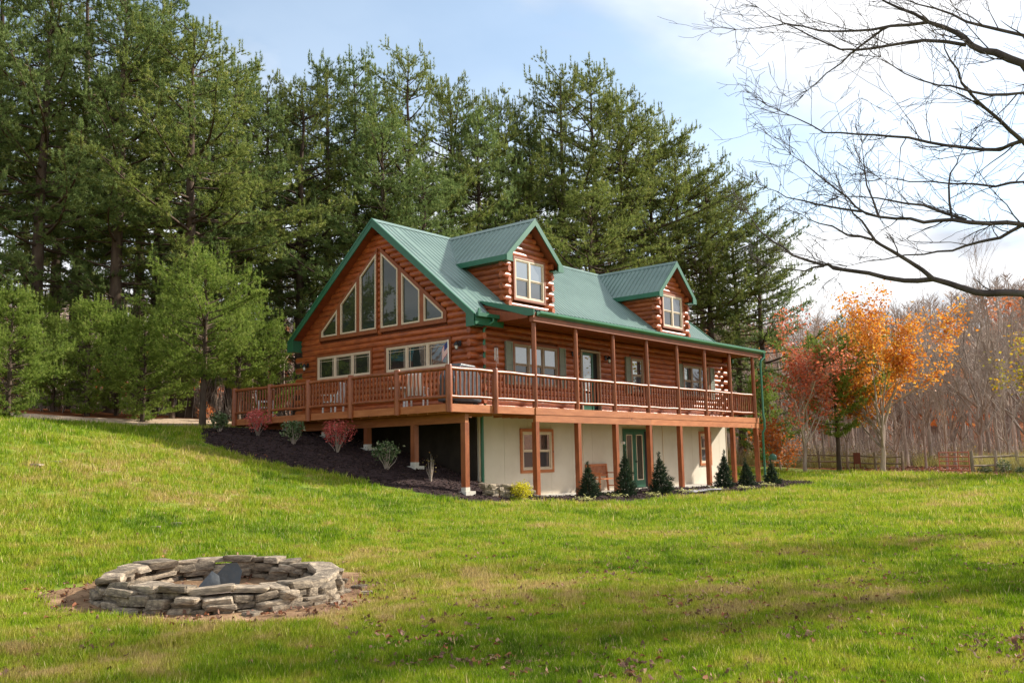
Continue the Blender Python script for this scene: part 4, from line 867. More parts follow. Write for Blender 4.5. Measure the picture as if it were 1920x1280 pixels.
# ------------------------------------------------------------------ bare and coloured broadleaf trees
def broad_meshes(seed, H, spread, depth, bark, leafm=None, nleaf=0, lsize=.14, fork=.35, tips_only=True, n0=7, r0=None):
    """trunk that forks, limbs that fork again; leaves scattered round the outer twigs"""
    g = np.random.default_rng(seed); rd = random.Random(seed); tr = MB(); br = MB(); tips = []
    r0 = r0 or .010*H+.03
    def grow(p, d, L_, r, lv):
        n = 4; pts = [p]; q = p.copy(); dd = d.copy()
        for i in range(n):
            dd = (dd+Vector((rd.gauss(0, .12), rd.gauss(0, .12), rd.gauss(.05, .08)))).normalized(); q = q+dd*L_/n; pts.append(q.copy())
        br.tube(pts, [max(r*(1-.55*i/n), .006) for i in range(n+1)], 5 if lv < 2 else 3, cap=False)
        if lv >= depth-1: tips.extend(pts[1:])
        if lv >= depth: return
        for _ in range(rd.randint(2, 4) if lv < depth-1 else rd.randint(3, 5)):
            t = rd.randint(1, n); k = (dd+Vector((rd.gauss(0, spread), rd.gauss(0, spread), rd.gauss(.1, spread*.6)))).normalized(); grow(pts[t], k, L_*rd.uniform(.5, .78), max(r*(1-.55*t/n)*.62, .006), lv+1)
    hf = H*fork; pts = [(rd.gauss(0, .02)*i, rd.gauss(0, .02)*i, hf*2.0*i/6-.2) for i in range(7)]
    tr.tube(pts, [r0*(1.25 if i == 0 else 1-.11*i) for i in range(7)], 8, cap=False)
    for i in range(n0):
        z = hf*rd.uniform(.75, 1.95); k = min(int(z/(hf*2.0)*6), 5); base = Vector(pts[k])*.5+Vector(pts[k+1])*.5; an = rd.uniform(0, 6.28); up = rd.uniform(.5, 1.6)
        grow(base, Vector((math.cos(an)*spread*1.5, math.sin(an)*spread*1.5, up)).normalized(), H*rd.uniform(.2, .34), r0*.45, 1)
    grow(Vector(pts[-1]), Vector((0, 0, 1)), H*.28, r0*.36, 1)
    to = tr.build('trunk', bark); bo = br.build('limbs', bark, fix=False); cm = None
    if leafm:
        Tp = np.array([tuple(t) for t in tips]); C = Tp[g.integers(0, len(Tp), nleaf)]+g.normal(0, .22, (nleaf, 3)); V, F, T = leaves(C, lsize, g, .3); cm = tri_mesh('crown', V, F, leafm, T)
    r = (to.data, bo.data, cm); bpy.data.objects.remove(to); bpy.data.objects.remove(bo); return r
def by_pixel(u, dp, vt, H): x, y, z = stand(u, dp); return (x, y, z-.1), (at_depth(u, vt, dp)[2]-z)/H
for u, dp, vt, args, nm, lb in [
    (1655, 49, 440, (41, 12, .46, 4, GBARK, ORANGE, 14000, .17, .15, True, 14), 'orange_maple', 'tall orange and gold maple behind the rail fence'),
    (1508, 48, 580, (42, 9, .55, 4, GBARK, REDL, 4200, .17, .25, True, 9), 'red_maple', 'coppery red maple between the porch end and the orange maple'),
    (2050, 42, 555, (43, 9, .55, 4, GBARK, YGL, 5200, .19, .3, True, 10), 'yellow_maple', 'yellow green maple beyond the fence opposite the gate'),
    (1462, 50, 745, (44, 3.2, .6, 3, GBARK, RUSTL, 900, .17, .2, True, 8), 'rusty_beech', 'low rusty orange beech beside the green downpipe')]:
    ms = broad_meshes(*args); loc, s = by_pixel(u, dp, vt, args[1]); plant_tree(nm, ms, loc, 0.6, s, lb, 'tree', None)
for u, dp, vt in ((1478, 53, 800), (1440, 56, 770), (390, 34, 745), (330, 35, 775)):
    ms = broad_meshes(50+u, 2.6, .6, 3, GBARK, RUSTL, 450, .13, .2, True, 6); loc, s = by_pixel(u, dp, vt, 2.6)
    plant_tree('beech_sapling', ms, loc, 0, s, 'rust leaved sapling at the foot of the tall pines' if u > 1000 else 'rust leaved sapling under the young pines by the driveway', 'sapling', 'rusty saplings')
BV = [broad_meshes(60+i, 15, (.30, .36, .42, .34, .5)[i], 5 if i < 3 else 4, GBARK, None, 0, .1, (.3, .36, .25, .4, .2)[i], True, (8, 7, 9, 7, 10)[i]) for i in range(5)]
bare_spots = [(1560, 66, 590), (1600, 72, 600), (1530, 74, 560), (1700, 62, 600), (1722, 70, 580), (1745, 64, 520), (1765, 78, 600), (1790, 60, 610), (1812, 72, 590), (1838, 56, 465), (1855, 66, 600), (1872, 60, 500), (1890, 52, 620), (1905, 68, 590), (1930, 58, 480), (1950, 64, 560), (1990, 56, 560), (1630, 64, 620), (1665, 76, 600), (1680, 58, 660),
              (1775, 54, 660), (1735, 57, 660), (1805, 66, 620), (1880, 72, 600), (2030, 62, 560), (1590, 58, 660), (1545, 60, 620), (1500, 66, 590), (1470, 70, 560), (1440, 72, 580), (1400, 66, 600), (1365, 70, 560)]
for i, (u, dp, vt) in enumerate(bare_spots):
    loc, s = by_pixel(u, dp, vt, 15); plant_tree('bare_tree', BV[i % 5], loc, random.uniform(0, 6.28), s, 'leafless grey tree in the wood beyond the rail fence' if u > 1500 else 'leafless grey tree in the wood behind the porch end', 'tree', 'bare trees beyond the fence' if u > 1500 else 'bare trees behind the porch end', random.uniform(.9, 1.15))
for i, (u, dp, vt) in enumerate([(560, 60, 480), (530, 56, 520), (590, 64, 450), (440, 50, 560), (470, 55, 500), (1100, 70, 380), (1160, 74, 400), (1220, 72, 400), (1280, 74, 420), (310, 48, 500), (220, 50, 520), (1330, 66, 450)]):
    loc, s = by_pixel(u, dp, vt, 15); plant_tree('bare_tree', BV[(i+2) % 5], loc, random.uniform(0, 6.28), s, 'leafless tree seen between the trunks of the pines', 'tree', 'bare trees among the pines', 1.0)
for u, dp, h, k_ in ((2560, 15, 13, 0), (2900, 17, 14, 2), (2380, 19, 11, 1)):
    plant_tree('bare_tree', BV[k_], stand(u, dp), u*.01, h/15, 'leafless tree standing on the lawn behind the branching foreground tree', 'tree', 'bare lawn trees')
# far wooded hill and brush: masses nobody could count
fm = []
for i in range(4):
    g = np.random.default_rng(90+i); m = MB(); rd = random.Random(90+i)
    m.tube([(0, 0, -.5), (rd.gauss(0, .2), 0, 4), (rd.gauss(0, .3), rd.gauss(0, .3), 9)], [.2, .14, .05], 4, cap=False)
    for _ in range(26):
        z = rd.uniform(3, 9.5); an = rd.uniform(0, 6.28); L_ = rd.uniform(1.2, 3.2)*(1.2-z/13); m.tube([(0, 0, z), (L_*.5*math.cos(an), L_*.5*math.sin(an), z+L_*.5), (L_*math.cos(an), L_*math.sin(an), z+L_*1.1)], [.06, .04, .012], 3, cap=False)
        for _ in range(3):
            a2 = an+rd.uniform(-.9, .9); l2 = L_*.6; px, py, pz = L_*.5*math.cos(an), L_*.5*math.sin(an), z+L_*.5; m.tube([(px, py, pz), (px+l2*math.cos(a2), py+l2*math.sin(a2), pz+l2*rd.uniform(.4, 1.3))], [.035, .01], 3, cap=False)
    o = m.build('far_tree', GBARK, fix=False); me = o.data; bpy.data.objects.remove(o); fm.append(proto(me))
C = np.random.default_rng(5).uniform(-3.4, 3.4, (140, 3))*np.array([1, 1, 1])+np.array([0, 0, 6.5]); V, F, T = leaves(C, 1.3, np.random.default_rng(6), .3); fm.append(proto(tri_mesh('far_crown', V, F, RUSTL, T)))
pts = []; g = np.random.default_rng(77)
while len(pts) < 5200:
    az = g.uniform(-.35, 2.25); r = 78+g.random()**1.2*270; x, y = r*math.cos(az)-5, r*math.sin(az)-5; pts.append((x, y))
pts = np.array(pts); Z = terr(pts[:, 0], pts[:, 1])
scatter('hill_wood', np.c_[pts, Z], np.c_[np.zeros((len(pts), 2)), g.uniform(0, 6.28, len(pts))], g.uniform(.7, 1.3, len(pts)), np.where(g.random(len(pts)) < .03, 4, g.integers(0, 4, len(pts))), fm, 'leafless autumn forest covering the far hillside', 'forest')
# brush under the trees
bm_ = []
for i in range(3):
    m = MB(); rd = random.Random(200+i)
    for _ in range(22):
        an = rd.uniform(0, 6.28); h = rd.uniform(.7, 2.4); r = rd.uniform(.1, .9); x0, y0 = rd.gauss(0, .3), rd.gauss(0, .3); m.tube([(x0, y0, -.1), (x0+r*.4*math.cos(an), y0+r*.4*math.sin(an), h*.55), (x0+r*math.cos(an), y0+r*math.sin(an), h)], [.018, .012, .005], 3, cap=False)
    o = m.build('brush_stems', GBARK, fix=False); me = o.data; bpy.data.objects.remove(o); bm_.append(proto(me))
g = np.random.default_rng(31); C = g.normal(0, .45, (160, 3)); C[:, 2] = np.abs(C[:, 2])*1.1+.1; V, F, T = leaves(C, .12, g, .2); bm_.append(proto(tri_mesh('brush_leaves', V, F, BRUSH, T)))
pts = np.c_[g.uniform(-35, 75, 9000), g.uniform(-22, 62, 9000)]; sd = poly_sd(pts[:, 0], pts[:, 1], LAWN); dist = np.hypot(pts[:, 0]-CAM[0], pts[:, 1]-CAM[1])
keep = (sd > 2.2) & (dist < 92) & ~((pts[:, 0] > -24) & (pts[:, 0] < 4) & (pts[:, 1] < 15)) & ~((pts[:, 0] > 25) & (pts[:, 0] < 50) & (pts[:, 1] < 0) & (pts[:, 1] > -10) & (sd < 12)) & (g.random(9000) < np.where(pts[:, 0] > 22, .62, .22)); pts = pts[keep]
n = len(pts); lf_ = g.random(n) < np.where(pts[:, 0] > 22, .45, .12)
scatter('underbrush', np.c_[pts, terr(pts[:, 0], pts[:, 1])], np.c_[np.zeros((n, 2)), g.uniform(0, 6.28, n)], g.uniform(.6, 1.35, n), np.where(lf_, 3, g.integers(0, 3, n)), bm_, 'tangled bare brush on the woodland floor', 'brush')

# ------------------------------------------------------------------ stones
def stone_mesh(seed, wild=.22):
    """an angular flat field stone in a unit box"""
    g = np.random.default_rng(seed); bm = bmesh.new()
    for cx in (-1, 1):
        for cy in (-1, 1):
            for cz in (-1, 1): bm.verts.new((cx*.5*(1-g.random()*wild*1.3), cy*.5*(1-g.random()*wild*1.5), cz*.5*(1-g.random()*wild)))
    for _ in range(5): bm.verts.new((g.choice((-.52, .52))*g.uniform(.85, 1), g.uniform(-.4, .4), g.uniform(-.3, .3)))
    r = bmesh.ops.convex_hull(bm, input=bm.verts); bmesh.ops.delete(bm, geom=[e for e in r['geom_interior'] if isinstance(e, bmesh.types.BMVert)], context='VERTS')
    bmesh.ops.bevel(bm, geom=list(bm.edges), offset=.05, segments=1, affect='EDGES', profile=.5, clamp_overlap=True)
    bmesh.ops.recalc_face_normals(bm, faces=bm.faces)
    me = bpy.data.meshes.new('stone'); bm.to_mesh(me); bm.free(); me.materials.append(STONE); return me
SM = [stone_mesh(300+i) for i in range(16)]
def put_stone(parent, x, y, z, L_, D_, H_, rz, name='stone', tilt=.06):
    o = bpy.data.objects.new(name, random.choice(SM)); col.objects.link(o); o.parent = parent; o.location = (x, y, z); o.scale = (L_, D_, H_)
    o.rotation_euler = (random.gauss(0, tilt), random.gauss(0, tilt), rz); return o
pz = tz(*PITC)
pit = empty('fire_pit', (PITC[0], PITC[1], pz), 0, 'round fire pit ring of stacked flat field stones on bare dirt', 'fire pit')
for c in range(4):
    a = random.uniform(0, .3); end = a+2*math.pi; zc = -.03+c*.074
    while a < end-.08:
        L_ = random.uniform(.17, .42)*(1.25 if c == 3 else 1.0); da = L_*.93/1.30
        if a+da > end+.1: L_ = max(.16, (end-a)*1.30); da = L_/1.30
        am = a+da/2; r = 1.26-.02*c+random.gauss(0, .035); hz_ = random.uniform(.06, .115)*(1.0 if c < 3 else .85)
        xx, yy = r*math.cos(am), r*math.sin(am)
        put_stone(pit, xx, yy, zc+tz(PITC[0]+xx, PITC[1]+yy)-pz+.05+random.gauss(0, .012), L_*1.0, random.uniform(.24, .38), hz_*1.05, am+math.pi/2+random.gauss(0, .12)); a += da
for i in range(9):
    an = random.uniform(0, 6.28); r = random.uniform(1.5, 1.65); xx, yy = r*math.cos(an), r*math.sin(an); put_stone(pit, xx, yy, tz(PITC[0]+xx, PITC[1]+yy)-pz+.02, random.uniform(.12, .35), random.uniform(.12, .2), .06, random.uniform(0, 6))
sh = empty('metal_sheet', (PITC[0]-.02, PITC[1]+.10, pz), R(-32), 'bent grey metal sheet propped up inside the stone fire pit', 'metal sheet')
m = MB(); n = 7
def arc_sheet(m, pts, off):
    A = [Vector(p) for p in pts]; k = len(A); c = sum(A, Vector())/k
    m.add(A+[c+Vector(off)], [(i, (i+1) % k, k) for i in range(k)], True); m.add([p+Vector((0, .006, 0)) for p in A]+[c+Vector(off)+Vector((0, .008, 0))], [((i+1) % k, i, k) for i in range(k)], True)
arc_sheet(m, [(-.24, 0, .02), (-.20, .02, .12), (-.06, .03, .28), (.02, .02, .22), (.06, -.03, .02)], (0, -.05, .02)); m.build('left_sheet', IRON, sh, fix=False)
m = MB(); arc_sheet(m, [(.02, .05, .02), (.0, .06, .24), (.10, .07, .35), (.22, .06, .36), (.28, .04, .26), (.24, .02, .04)], (0, .05, 0)); m.build('upright_sheet', IRON, sh, fix=False)
m = MB(); m.tube([(0, 0, -.02), (0, 0, .02), (0, 0, .04)], [.55, .5, .1], 18); o = m.build('ash_heap', M('ash', srgb(110, 92, 82), srgb(150, 134, 122), 8, .95, .8, 40), pit); o.location = (0, 0, .02)
# dry stacked retaining wall by the corner post
pa, pb = ground(900, 934), ground(953, 934); pa = (max(min(pa[0], -.9), -1.6), -1.62); pb = (.62, -1.98)
wl = empty('stone_wall', (pa[0], pa[1], 0), 0, 'short dry stacked stone wall between the corner post and the porch', 'stone wall')
dx, dy = pb[0]-pa[0], pb[1]-pa[1]; ln = math.hypot(dx, dy); an = math.atan2(dy, dx)
for c in range(4):
    s = 0.0
    while s < ln*(1-.09*c):
        L_ = random.uniform(.16, .36); t_ = (s+L_/2)/ln; put_stone(wl, dx*t_+random.gauss(0, .03), dy*t_+random.gauss(0, .03), tz(pa[0]+dx*t_, pa[1]+dy*t_)+.05+c*.095, L_*1.12, random.uniform(.2, .32), random.uniform(.09, .13), an+random.gauss(0, .15)); s += L_*.95
for i, (u, v, s, lb) in enumerate([(345, 977, .34, 'pale flat rock in the lawn uphill of the fire pit, largest of three'), (330, 984, .2, 'pale flat rock in the lawn uphill of the fire pit, small middle one'), (292, 992, .2, 'pale flat rock in the lawn closest to the fire pit'), (62, 874, .42, 'long pale rock half buried in the upper lawn slope'), (105, 868, .24, 'small pale rock beside the long one on the upper slope')]):
    x, y, z = ground(u, v); o = put_stone(None, x, y, z+.015, s, s*.5, .07, YAW-1.57+random.uniform(-.3, .3), 'lawn_rock', .02); tag(o, lb, 'rock', 'pale rocks in the lawn')
for i, (u, v, lb) in enumerate([(1304, 924, 'grey slate slab lying in the mulch between two evergreens'), (1330, 921, 'longer grey slate slab beside the first in the mulch')]):
    x, y, z = ground(u, v); o = bpy.data.objects.new('slate_slab', SM[3+i].copy()); o.data.materials.clear(); o.data.materials.append(SLATE); col.objects.link(o); o.location = (x, y, z+.07); o.scale = (1.15+.3*i, .55, .05); o.rotation_euler = (0, 0, .15*i); tag(o, lb, 'paving slab', 'slate slabs in the mulch')

# ------------------------------------------------------------------ garden plants
def depth_of(p): return float((np.array(p)-CAM)@_F)
def shrub(name, u, v, vt, wpx, leafm, nleaf, lsize, label, cat, group, shape='vase', stemm=GBARK, seed=1, spot=None):
    """stems fanning from one foot with leaves round their upper parts"""
    g = np.random.default_rng(seed); rd = random.Random(seed); p = spot or ground(u, v); dp = depth_of(p); H = (v-vt)*dp/FPX; w_ = wpx*dp/FPX*.5
    t = empty(name, p, 0, label, cat, group); m = MB(); pts = []
    for i in range(16):
        an = rd.uniform(0, 6.28); rr = w_*rd.uniform(.15, .95); h = H*rd.uniform(.6, 1.0)*(1-.25*(rr/w_)**2)
        q = [(0, 0, -.05), (rr*.3*math.cos(an), rr*.3*math.sin(an), h*.35), (rr*.8*math.cos(an), rr*.8*math.sin(an), h*.7), (rr*math.cos(an), rr*math.sin(an), h)]
        m.tube(q, [.014, .011, .007, .003], 4, cap=False)
    m.build('stems', stemm, t, fix=False)
    if nleaf:
        d = unit(g.normal(0, 1, (nleaf, 3))); r = g.random(nleaf)**.4
        if shape == 'vase':
            zz = g.beta(2.4, 1.3, nleaf); rad = w_*(.25+.75*np.sin(np.clip(zz, 0, .92)*1.75))*np.sqrt(g.random(nleaf)); lob = 1+.3*np.sin(3*np.arctan2(d[:, 1], d[:, 0])+seed)
            a_ = np.arctan2(d[:, 1], d[:, 0]); C = np.c_[rad*lob*np.cos(a_), rad*lob*np.sin(a_), H*(.12+.9*zz)*(1-.16*(rad/w_)**2)]
        else: C = d*r[:, None]*np.array([w_, w_, H*.46])+np.array([0, 0, H*.52])
        C += g.normal(0, .045, C.shape); C = C[C[:, 2] > H*(.3 if shape == 'vase' else .05)*g.uniform(.6, 1.3, len(C))]; V, F, T = leaves(C, lsize, g, 0.1, 2.0)
        obj('foliage', tri_mesh('foliage', V, F, leafm, T), t)
    return t
BURN2 = leafmat('burning_bush_leaves', [srgb(132, 108, 70), srgb(180, 90, 80), srgb(216, 92, 94), srgb(224, 130, 114)], .35, .05)
shrub('burning_bush', 483, 822, 768, 46, BURN, 620, .085, 'crimson shrub against the deck railing at the mulch bed top', 'shrub', 'shrubs in the mulch bed', seed=3)
shrub('burning_bush', 632, 853, 788, 58, BURN2, 1050, .075, 'wide crimson and bronze shrub below the deck edge', 'shrub', 'shrubs in the mulch bed', seed=4)
shrub('dark_shrub', 550, 838, 788, 38, RHODO, 430, .11, 'dark green shrub between the two crimson shrubs', 'shrub', 'shrubs in the mulch bed', seed=5)
shrub('dark_shrub', 725, 885, 830, 46, RHODO, 560, .10, 'dark green shrub lowest on the mulch slope, near the deck posts', 'shrub', 'shrubs in the mulch bed', seed=6)
shrub('dark_shrub', 412, 814, 775, 30, RHODO, 520, .11, 'dark green shrub past the far end of the deck', 'shrub', None, seed=7)
shrub('dry_stems', 808, 908, 850, 22, BRUSH, 40, .05, 'tuft of dry bare stems on the mulch slope', 'plant', None, seed=8)
shrub('golden_shrub', 978, 936, 903, 40, GOLD, 1300, .06, 'round golden yellow shrub before the first porch post', 'shrub', None, 'ball', seed=9)
def cone_tree(seed, H, w_):
    g = np.random.default_rng(seed); n = 1150; zz = 1-np.sqrt(g.random(n)*.98+.004); an = g.uniform(0, 6.28, n); lob = 1+.28*np.sin(5*an+zz*13)+.2*np.sin(3*an-zz*21)+g.normal(0, .12, n)
    rad = w_*(1-zz)**.8*lob*np.sqrt(g.uniform(.3, 1, n)); C = np.c_[rad*np.cos(an), rad*np.sin(an), zz*H*.97+.04]; D = np.c_[np.cos(an), np.sin(an), np.full(n, .7)]
    lead = np.c_[g.normal(0, .02, (30, 2)), np.linspace(H*.8, H*1.12, 30)]; C = np.r_[C, lead]; D = np.r_[D, np.tile([[0, 0, 1.]], (30, 1))]
    V, F, T = needles(C, D, 10, .11, .016, .7, g); m = MB(); m.tube([(0, 0, -.1), (0, 0, H*.6), (0, 0, H*1.08)], [.035, .02, .005], 6); o = m.build('trunk', BARK); me = o.data; bpy.data.objects.remove(o)
    return me, tri_mesh('foliage', V, F, SPRUCE, T)
CT = [cone_tree(400, 1.3, .36), cone_tree(401, 1.5, .34), cone_tree(402, 1.4, .38)]
for i, (u, v, vt, lb) in enumerate([(1105, 933, 868, 'dark cone evergreen before the bench, closest to the golden shrub'), (1174, 931, 838, 'tallest dark cone evergreen, before the green garden doors'), (1241, 926, 850, 'dark cone evergreen just past the green garden doors'), (1357, 915, 846, 'dark cone evergreen before the lit end of the basement wall'), (1402, 912, 860, 'dark cone evergreen between the last porch posts'), (1449, 909, 862, 'dark cone evergreen past the green downpipe')]):
    p = ground(u, v); dp = depth_of(p); H = (v-vt)*dp/FPX; tr, fo = CT[i % 3]; h0 = (1.3, 1.5, 1.4)[i % 3]*1.1
    t = empty('cone_evergreen', p, i*1.1, lb, 'evergreen', 'cone evergreens along the patio'); wx = (1.0, .92, 1.06, .95, 1.0, .9)[i]; t.scale = (wx, wx, H/h0); t.rotation_euler = (random.gauss(0, .035), random.gauss(0, .035), i*1.1); obj('trunk', tr, t); obj('foliage', fo, t)
for i, (u, v, lb) in enumerate([(1094, 939, 'beside the first cone evergreen'), (1150, 932, 'between the first two cone evergreens'), (1222, 929, 'before the evergreen past the garden doors'), (1284, 924, 'beside the slate slabs'), (1345, 920, 'before the evergreen at the lit wall end'), (1392, 917, 'before the last porch posts'), (1438, 911, 'before the last evergreen')]):
    p = ground(u, v); g = np.random.default_rng(500+i); n = 150; C = np.c_[g.normal(0, .16, (n, 2)), np.abs(g.normal(0, .05, n))+.03]; V, F, T = leaves(C, .085, g, .6, 2.2)
    t = empty('pale_ground_plant', p, 0, 'low pale yellow green plant in the mulch '+lb, 'plant', 'low plants in the front mulch'); obj('foliage', tri_mesh('foliage', V, F, VARIEG, T), t)
p = stand(1449, 43); t = empty('bird_feeder', p, 0, 'small green domed bird feeder on a pole behind the last evergreen', 'bird feeder')
k_ = at_depth(1449, 858, 43)[2]-p[2]
m = MB(); m.tube([(0, 0, -.1), (0, 0, k_)], .025, 8); m.build('pole', GREYW, t); m = MB(); m.tube([(0, 0, k_-.16), (0, 0, k_-.12)], .26, 14); m.build('tray', GREYW, t)
m = MB(); m.tube([(0, 0, k_-.1), (0, 0, k_+.06), (0, 0, k_+.16), (0, 0, k_+.2)], [.17, .19, .12, .02], 14); m.build('dome', GREEN, t)
for i, (u, dp, h, lb) in enumerate([(1844, 43.5, .35, 'low round bush beside the gate post'), (1880, 42.5, .75, 'upright dark bush before the rail fence'), (1913, 42, .35, 'low round bush before the rail fence, farthest from the gate')]):
    p = stand(u, dp); shrub('fence_bush', u, 890, 890-h*FPX/dp, 24 if h < .5 else 28, RHODO, 420, .09, lb, 'shrub', 'bushes by the rail fence', 'ball', seed=20+i, spot=p)

# ------------------------------------------------------------------ fence, gate, board
def fence_run(spots, label, rails=2):
    P = [stand(*s) for s in spots]; t = empty('rail_fence', P[0], 0, label, 'fence', 'split rail fences'); o = np.array(P[0])
    for p in P:
        q = np.array(p)-o; m = MB(); m.tube([(q[0], q[1], q[2]-.2), (q[0], q[1], q[2]+.6), (q[0], q[1], q[2]+1.08), (q[0], q[1], q[2]+1.12)], [.085, .08, .078, .06], 7); m.build('post', GREYW, t)
    for a_, b_ in zip(P, P[1:]):
        for h in (.42, .82)[:rails]:
            A, B = np.array(a_)-o, np.array(b_)-o; m = MB(); md = (A+B)/2+np.array([0, 0, random.uniform(-.03, .03)]); m.tube([A+[0, 0, h], md+[0, 0, h], B+[0, 0, h+random.uniform(-.03, .03)]], [.04, .052, .042], 6); m.build('rail', GREYW, t)
    return t
fence_run([(1691, 52), (1640, 53.5), (1588, 55), (1535, 56.5), (1480, 58)], 'grey split rail fence running from the gateway to the autumn maples')
fence_run([(1821, 43.5), (1866, 43.8), (1906, 44), (1950, 44.2), (1995, 44.4)], 'grey split rail fence on the far side of the red gate')
pg = np.array(stand(1817, 43.8)); ph = np.array(stand(1760, 46.5)); d = ph-pg; L_ = np.linalg.norm(d[:2]); rz = math.atan2(d[1], d[0])
t = empty('tube_gate', tuple(pg), rz, 'faded red tube farm gate standing open between the fences', 'gate')
L_ = min(L_, 3.6)
for i in range(5): m = MB(); m.tube([(.05, 0, .18+i*.22), (L_, 0, .18+i*.22)], .027, 7); m.build('bar', REDGATE, t)
for xx in (.05, L_*.36, L_*.68, L_): m = MB(); m.tube([(xx, .0, .12 if xx > .1 else 0.0), (xx, 0, 1.09)], .024, 7); m.build('upright', REDGATE, t)
p = stand(1606, 51); t = empty('target_board', p, YAW-1.57, 'dark brown board standing on two legs by the rail fence', 'board')
for xx in (-.17, .17): m = MB(); m.box(xx-.025, xx+.025, -.02, .03, -.1, .5); m.build('leg', RUSTB, t)
m = MB(); m.box(-.19, .19, -.045, .02, .42, 1.06); m.build('panel', RUSTB, t)

# ------------------------------------------------------------------ garage beyond the driveway (its roof shows mirrored in the gable windows)
gz0 = tz(-13.5, 23); t = empty('garage', (-13.5, 23, gz0), R(-42), 'brown board garage with green metal roof beyond the driveway', 'garage')
m = MB(); m.box(-3.5, 3.5, -4, 4, -.4, 2.8); m.prism([(-3.5, -4, 2.8), (3.5, -4, 2.8), (0, -4, 5.2)], (0, 8, 0)); m.build('wall', TRIM, t)
for sg in (-1, 1): m = MB(); m.prism([(0, -4.5, 5.35), (sg*4.0, -4.5, 2.6), (sg*4.0, -4.5, 2.72), (0, -4.5, 5.47)], (0, 9, 0)); m.build('roof', M('teal_metal', srgb(36, 110, 112), srgb(46, 122, 122), 1, .35), t)
m = MB(); m.box(-1.4, 1.4, -4.06, -4.005, 0, 2.2); m.build('garage_door', ALMOND, t)

# ------------------------------------------------------------------ bare tree reaching in from the right
TR0 = np.array(stand(2190, 11.4)); KD = 1.28; fg = empty('bare_branch_tree', tuple(TR0), 0, 'leafless tree reaching its dark bare branches over the lawn', 'tree')
m = MB(); H_ = 7.6
tp = [(0, 0, -.3), (.03, .02, 1.0), (.0, .06, 2.4), (-.05, .05, 4.0), (.02, .0, 5.6), (.0, .0, H_)]
m.tube([(x*1.3, y*1.3, z*1.3) for x, y, z in tp], [.33, .25, .21, .17, .11, .04], 12); m.build('trunk', DBARK, fg)
rd = random.Random(99)
def twig(mb, p, d, L_, r, lv):
    n = 4; pts = [p]; q = p.copy(); dd = d.copy()
    for i in range(n):
        dd = (dd+Vector((rd.gauss(0, .16), rd.gauss(0, .16), rd.gauss(.03, .14)))).normalized(); q = q+dd*L_/n; pts.append(q.copy())
    mb.tube(pts, [max(r*(1-.7*i/n), .0028) for i in range(n+1)], 4 if lv == 0 else 3, cap=False)
    if lv < 2:
        for _ in range(rd.randint(2, 4) if lv == 0 else rd.randint(1, 3)):
            t = rd.randint(1, n); k = (dd+Vector((rd.gauss(0, .5), rd.gauss(0, .5), rd.gauss(.0, .5)))).normalized(); twig(mb, pts[t], k, L_*rd.uniform(.35, .7), max(r*.55, .0024), lv+1)
def limb(px, d0, d1, rpx, root=None, tw=1.0):
    """a traced branch: photo pixels from thick end to tip, its distance running from d0 to d1; grown twigs"""
    d0 *= KD; d1 *= KD; root = root*KD if root is not None else None
    n = len(px); P = [at_depth(u, v, d0+(d1-d0)*i/(n-1))-TR0 for i, (u, v) in enumerate(px)]
    pts = [Vector(p) for p in P]; rr = [max(rpx*.8*d0/FPX*(1-.8*i/(n-1)), .004) for i in range(n)]
    if root is not None: pts = [Vector((0, 0, root))]+pts; rr = [rr[0]*1.5]+rr
    mid = []; mr = []
    for i in range(len(pts)-1):
        mid += [pts[i], (pts[i]*.5+pts[i+1]*.5)+Vector((rd.gauss(0, .012), rd.gauss(0, .012), rd.gauss(0, .012)))]; mr += [rr[i], (rr[i]+rr[i+1])/2]
    mid.append(pts[-1]); mr.append(rr[-1]*.6); mb = MB(); mb.tube(mid, mr, 7, cap=False)
    k0 = 2 if root is not None else 0
    for i in range(k0, len(mid)-1):
        seg = mid[i+1]-mid[i]
        for _ in range(int(seg.length*4.6*tw+rd.random())):
            t = rd.random(); d = (seg.normalized()+Vector((rd.gauss(0, .55), rd.gauss(0, .55), rd.gauss(.1, .5)))).normalized(); twig(mb, mid[i]+seg*t, d, rd.uniform(.28, .95), max(min(mr[i]*.4, .011), .004), 0)
    for _ in range(4): twig(mb, mid[-1], ((mid[-1]-mid[-2]).normalized()+Vector((rd.gauss(0, .35), rd.gauss(0, .35), rd.gauss(0, .35)))).normalized(), rd.uniform(.25, .5), .005, 0)
    mb.build('branch', DBARK, fg, fix=False)
limb([(1920, 120), (1866, 98), (1821, 85), (1794, 62), (1741, 42), (1687, 16), (1640, -8)], 9.0, 9.8, 10, 3.4)
limb([(1812, 85), (1732, 76), (1670, 85), (1607, 94), (1576, 93), (1518, 67), (1474, 45), (1420, 13)], 9.3, 10.4, 4.5)
limb([(1741, 42), (1670, 49), (1607, 58), (1536, 58), (1474, 45), (1380, 56)], 9.6, 10.6, 4.2)
limb([(1661, 51), (1598, 98), (1549, 138), (1514, 169)], 9.9, 10.3, 3, None, .8)
limb([(1920, 67), (1843, 49), (1785, 27), (1723, 9), (1680, -5)], 8.8, 9.6, 4.5, 3.7)
limb([(1920, 267), (1892, 243), (1866, 218), (1830, 187), (1803, 156), (1781, 111), (1768, 70)], 8.4, 8.2, 5.5, 2.7)
limb([(1915, 265), (1875, 281), (1803, 276), (1741, 267), (1670, 256), (1607, 252), (1545, 249), (1496, 223), (1438, 198)], 8.4, 9.6, 5.0, None, 1.25)
limb([(1920, 174), (1852, 178), (1803, 167), (1759, 160), (1696, 138), (1652, 107)], 8.0, 8.6, 4, 3.1)
limb([(1920, 421), (1852, 419), (1786, 412), (1732, 417), (1679, 410), (1625, 401), (1589, 370), (1536, 330), (1483, 290)], 8.0, 8.8, 6, 2.0, 1.2)
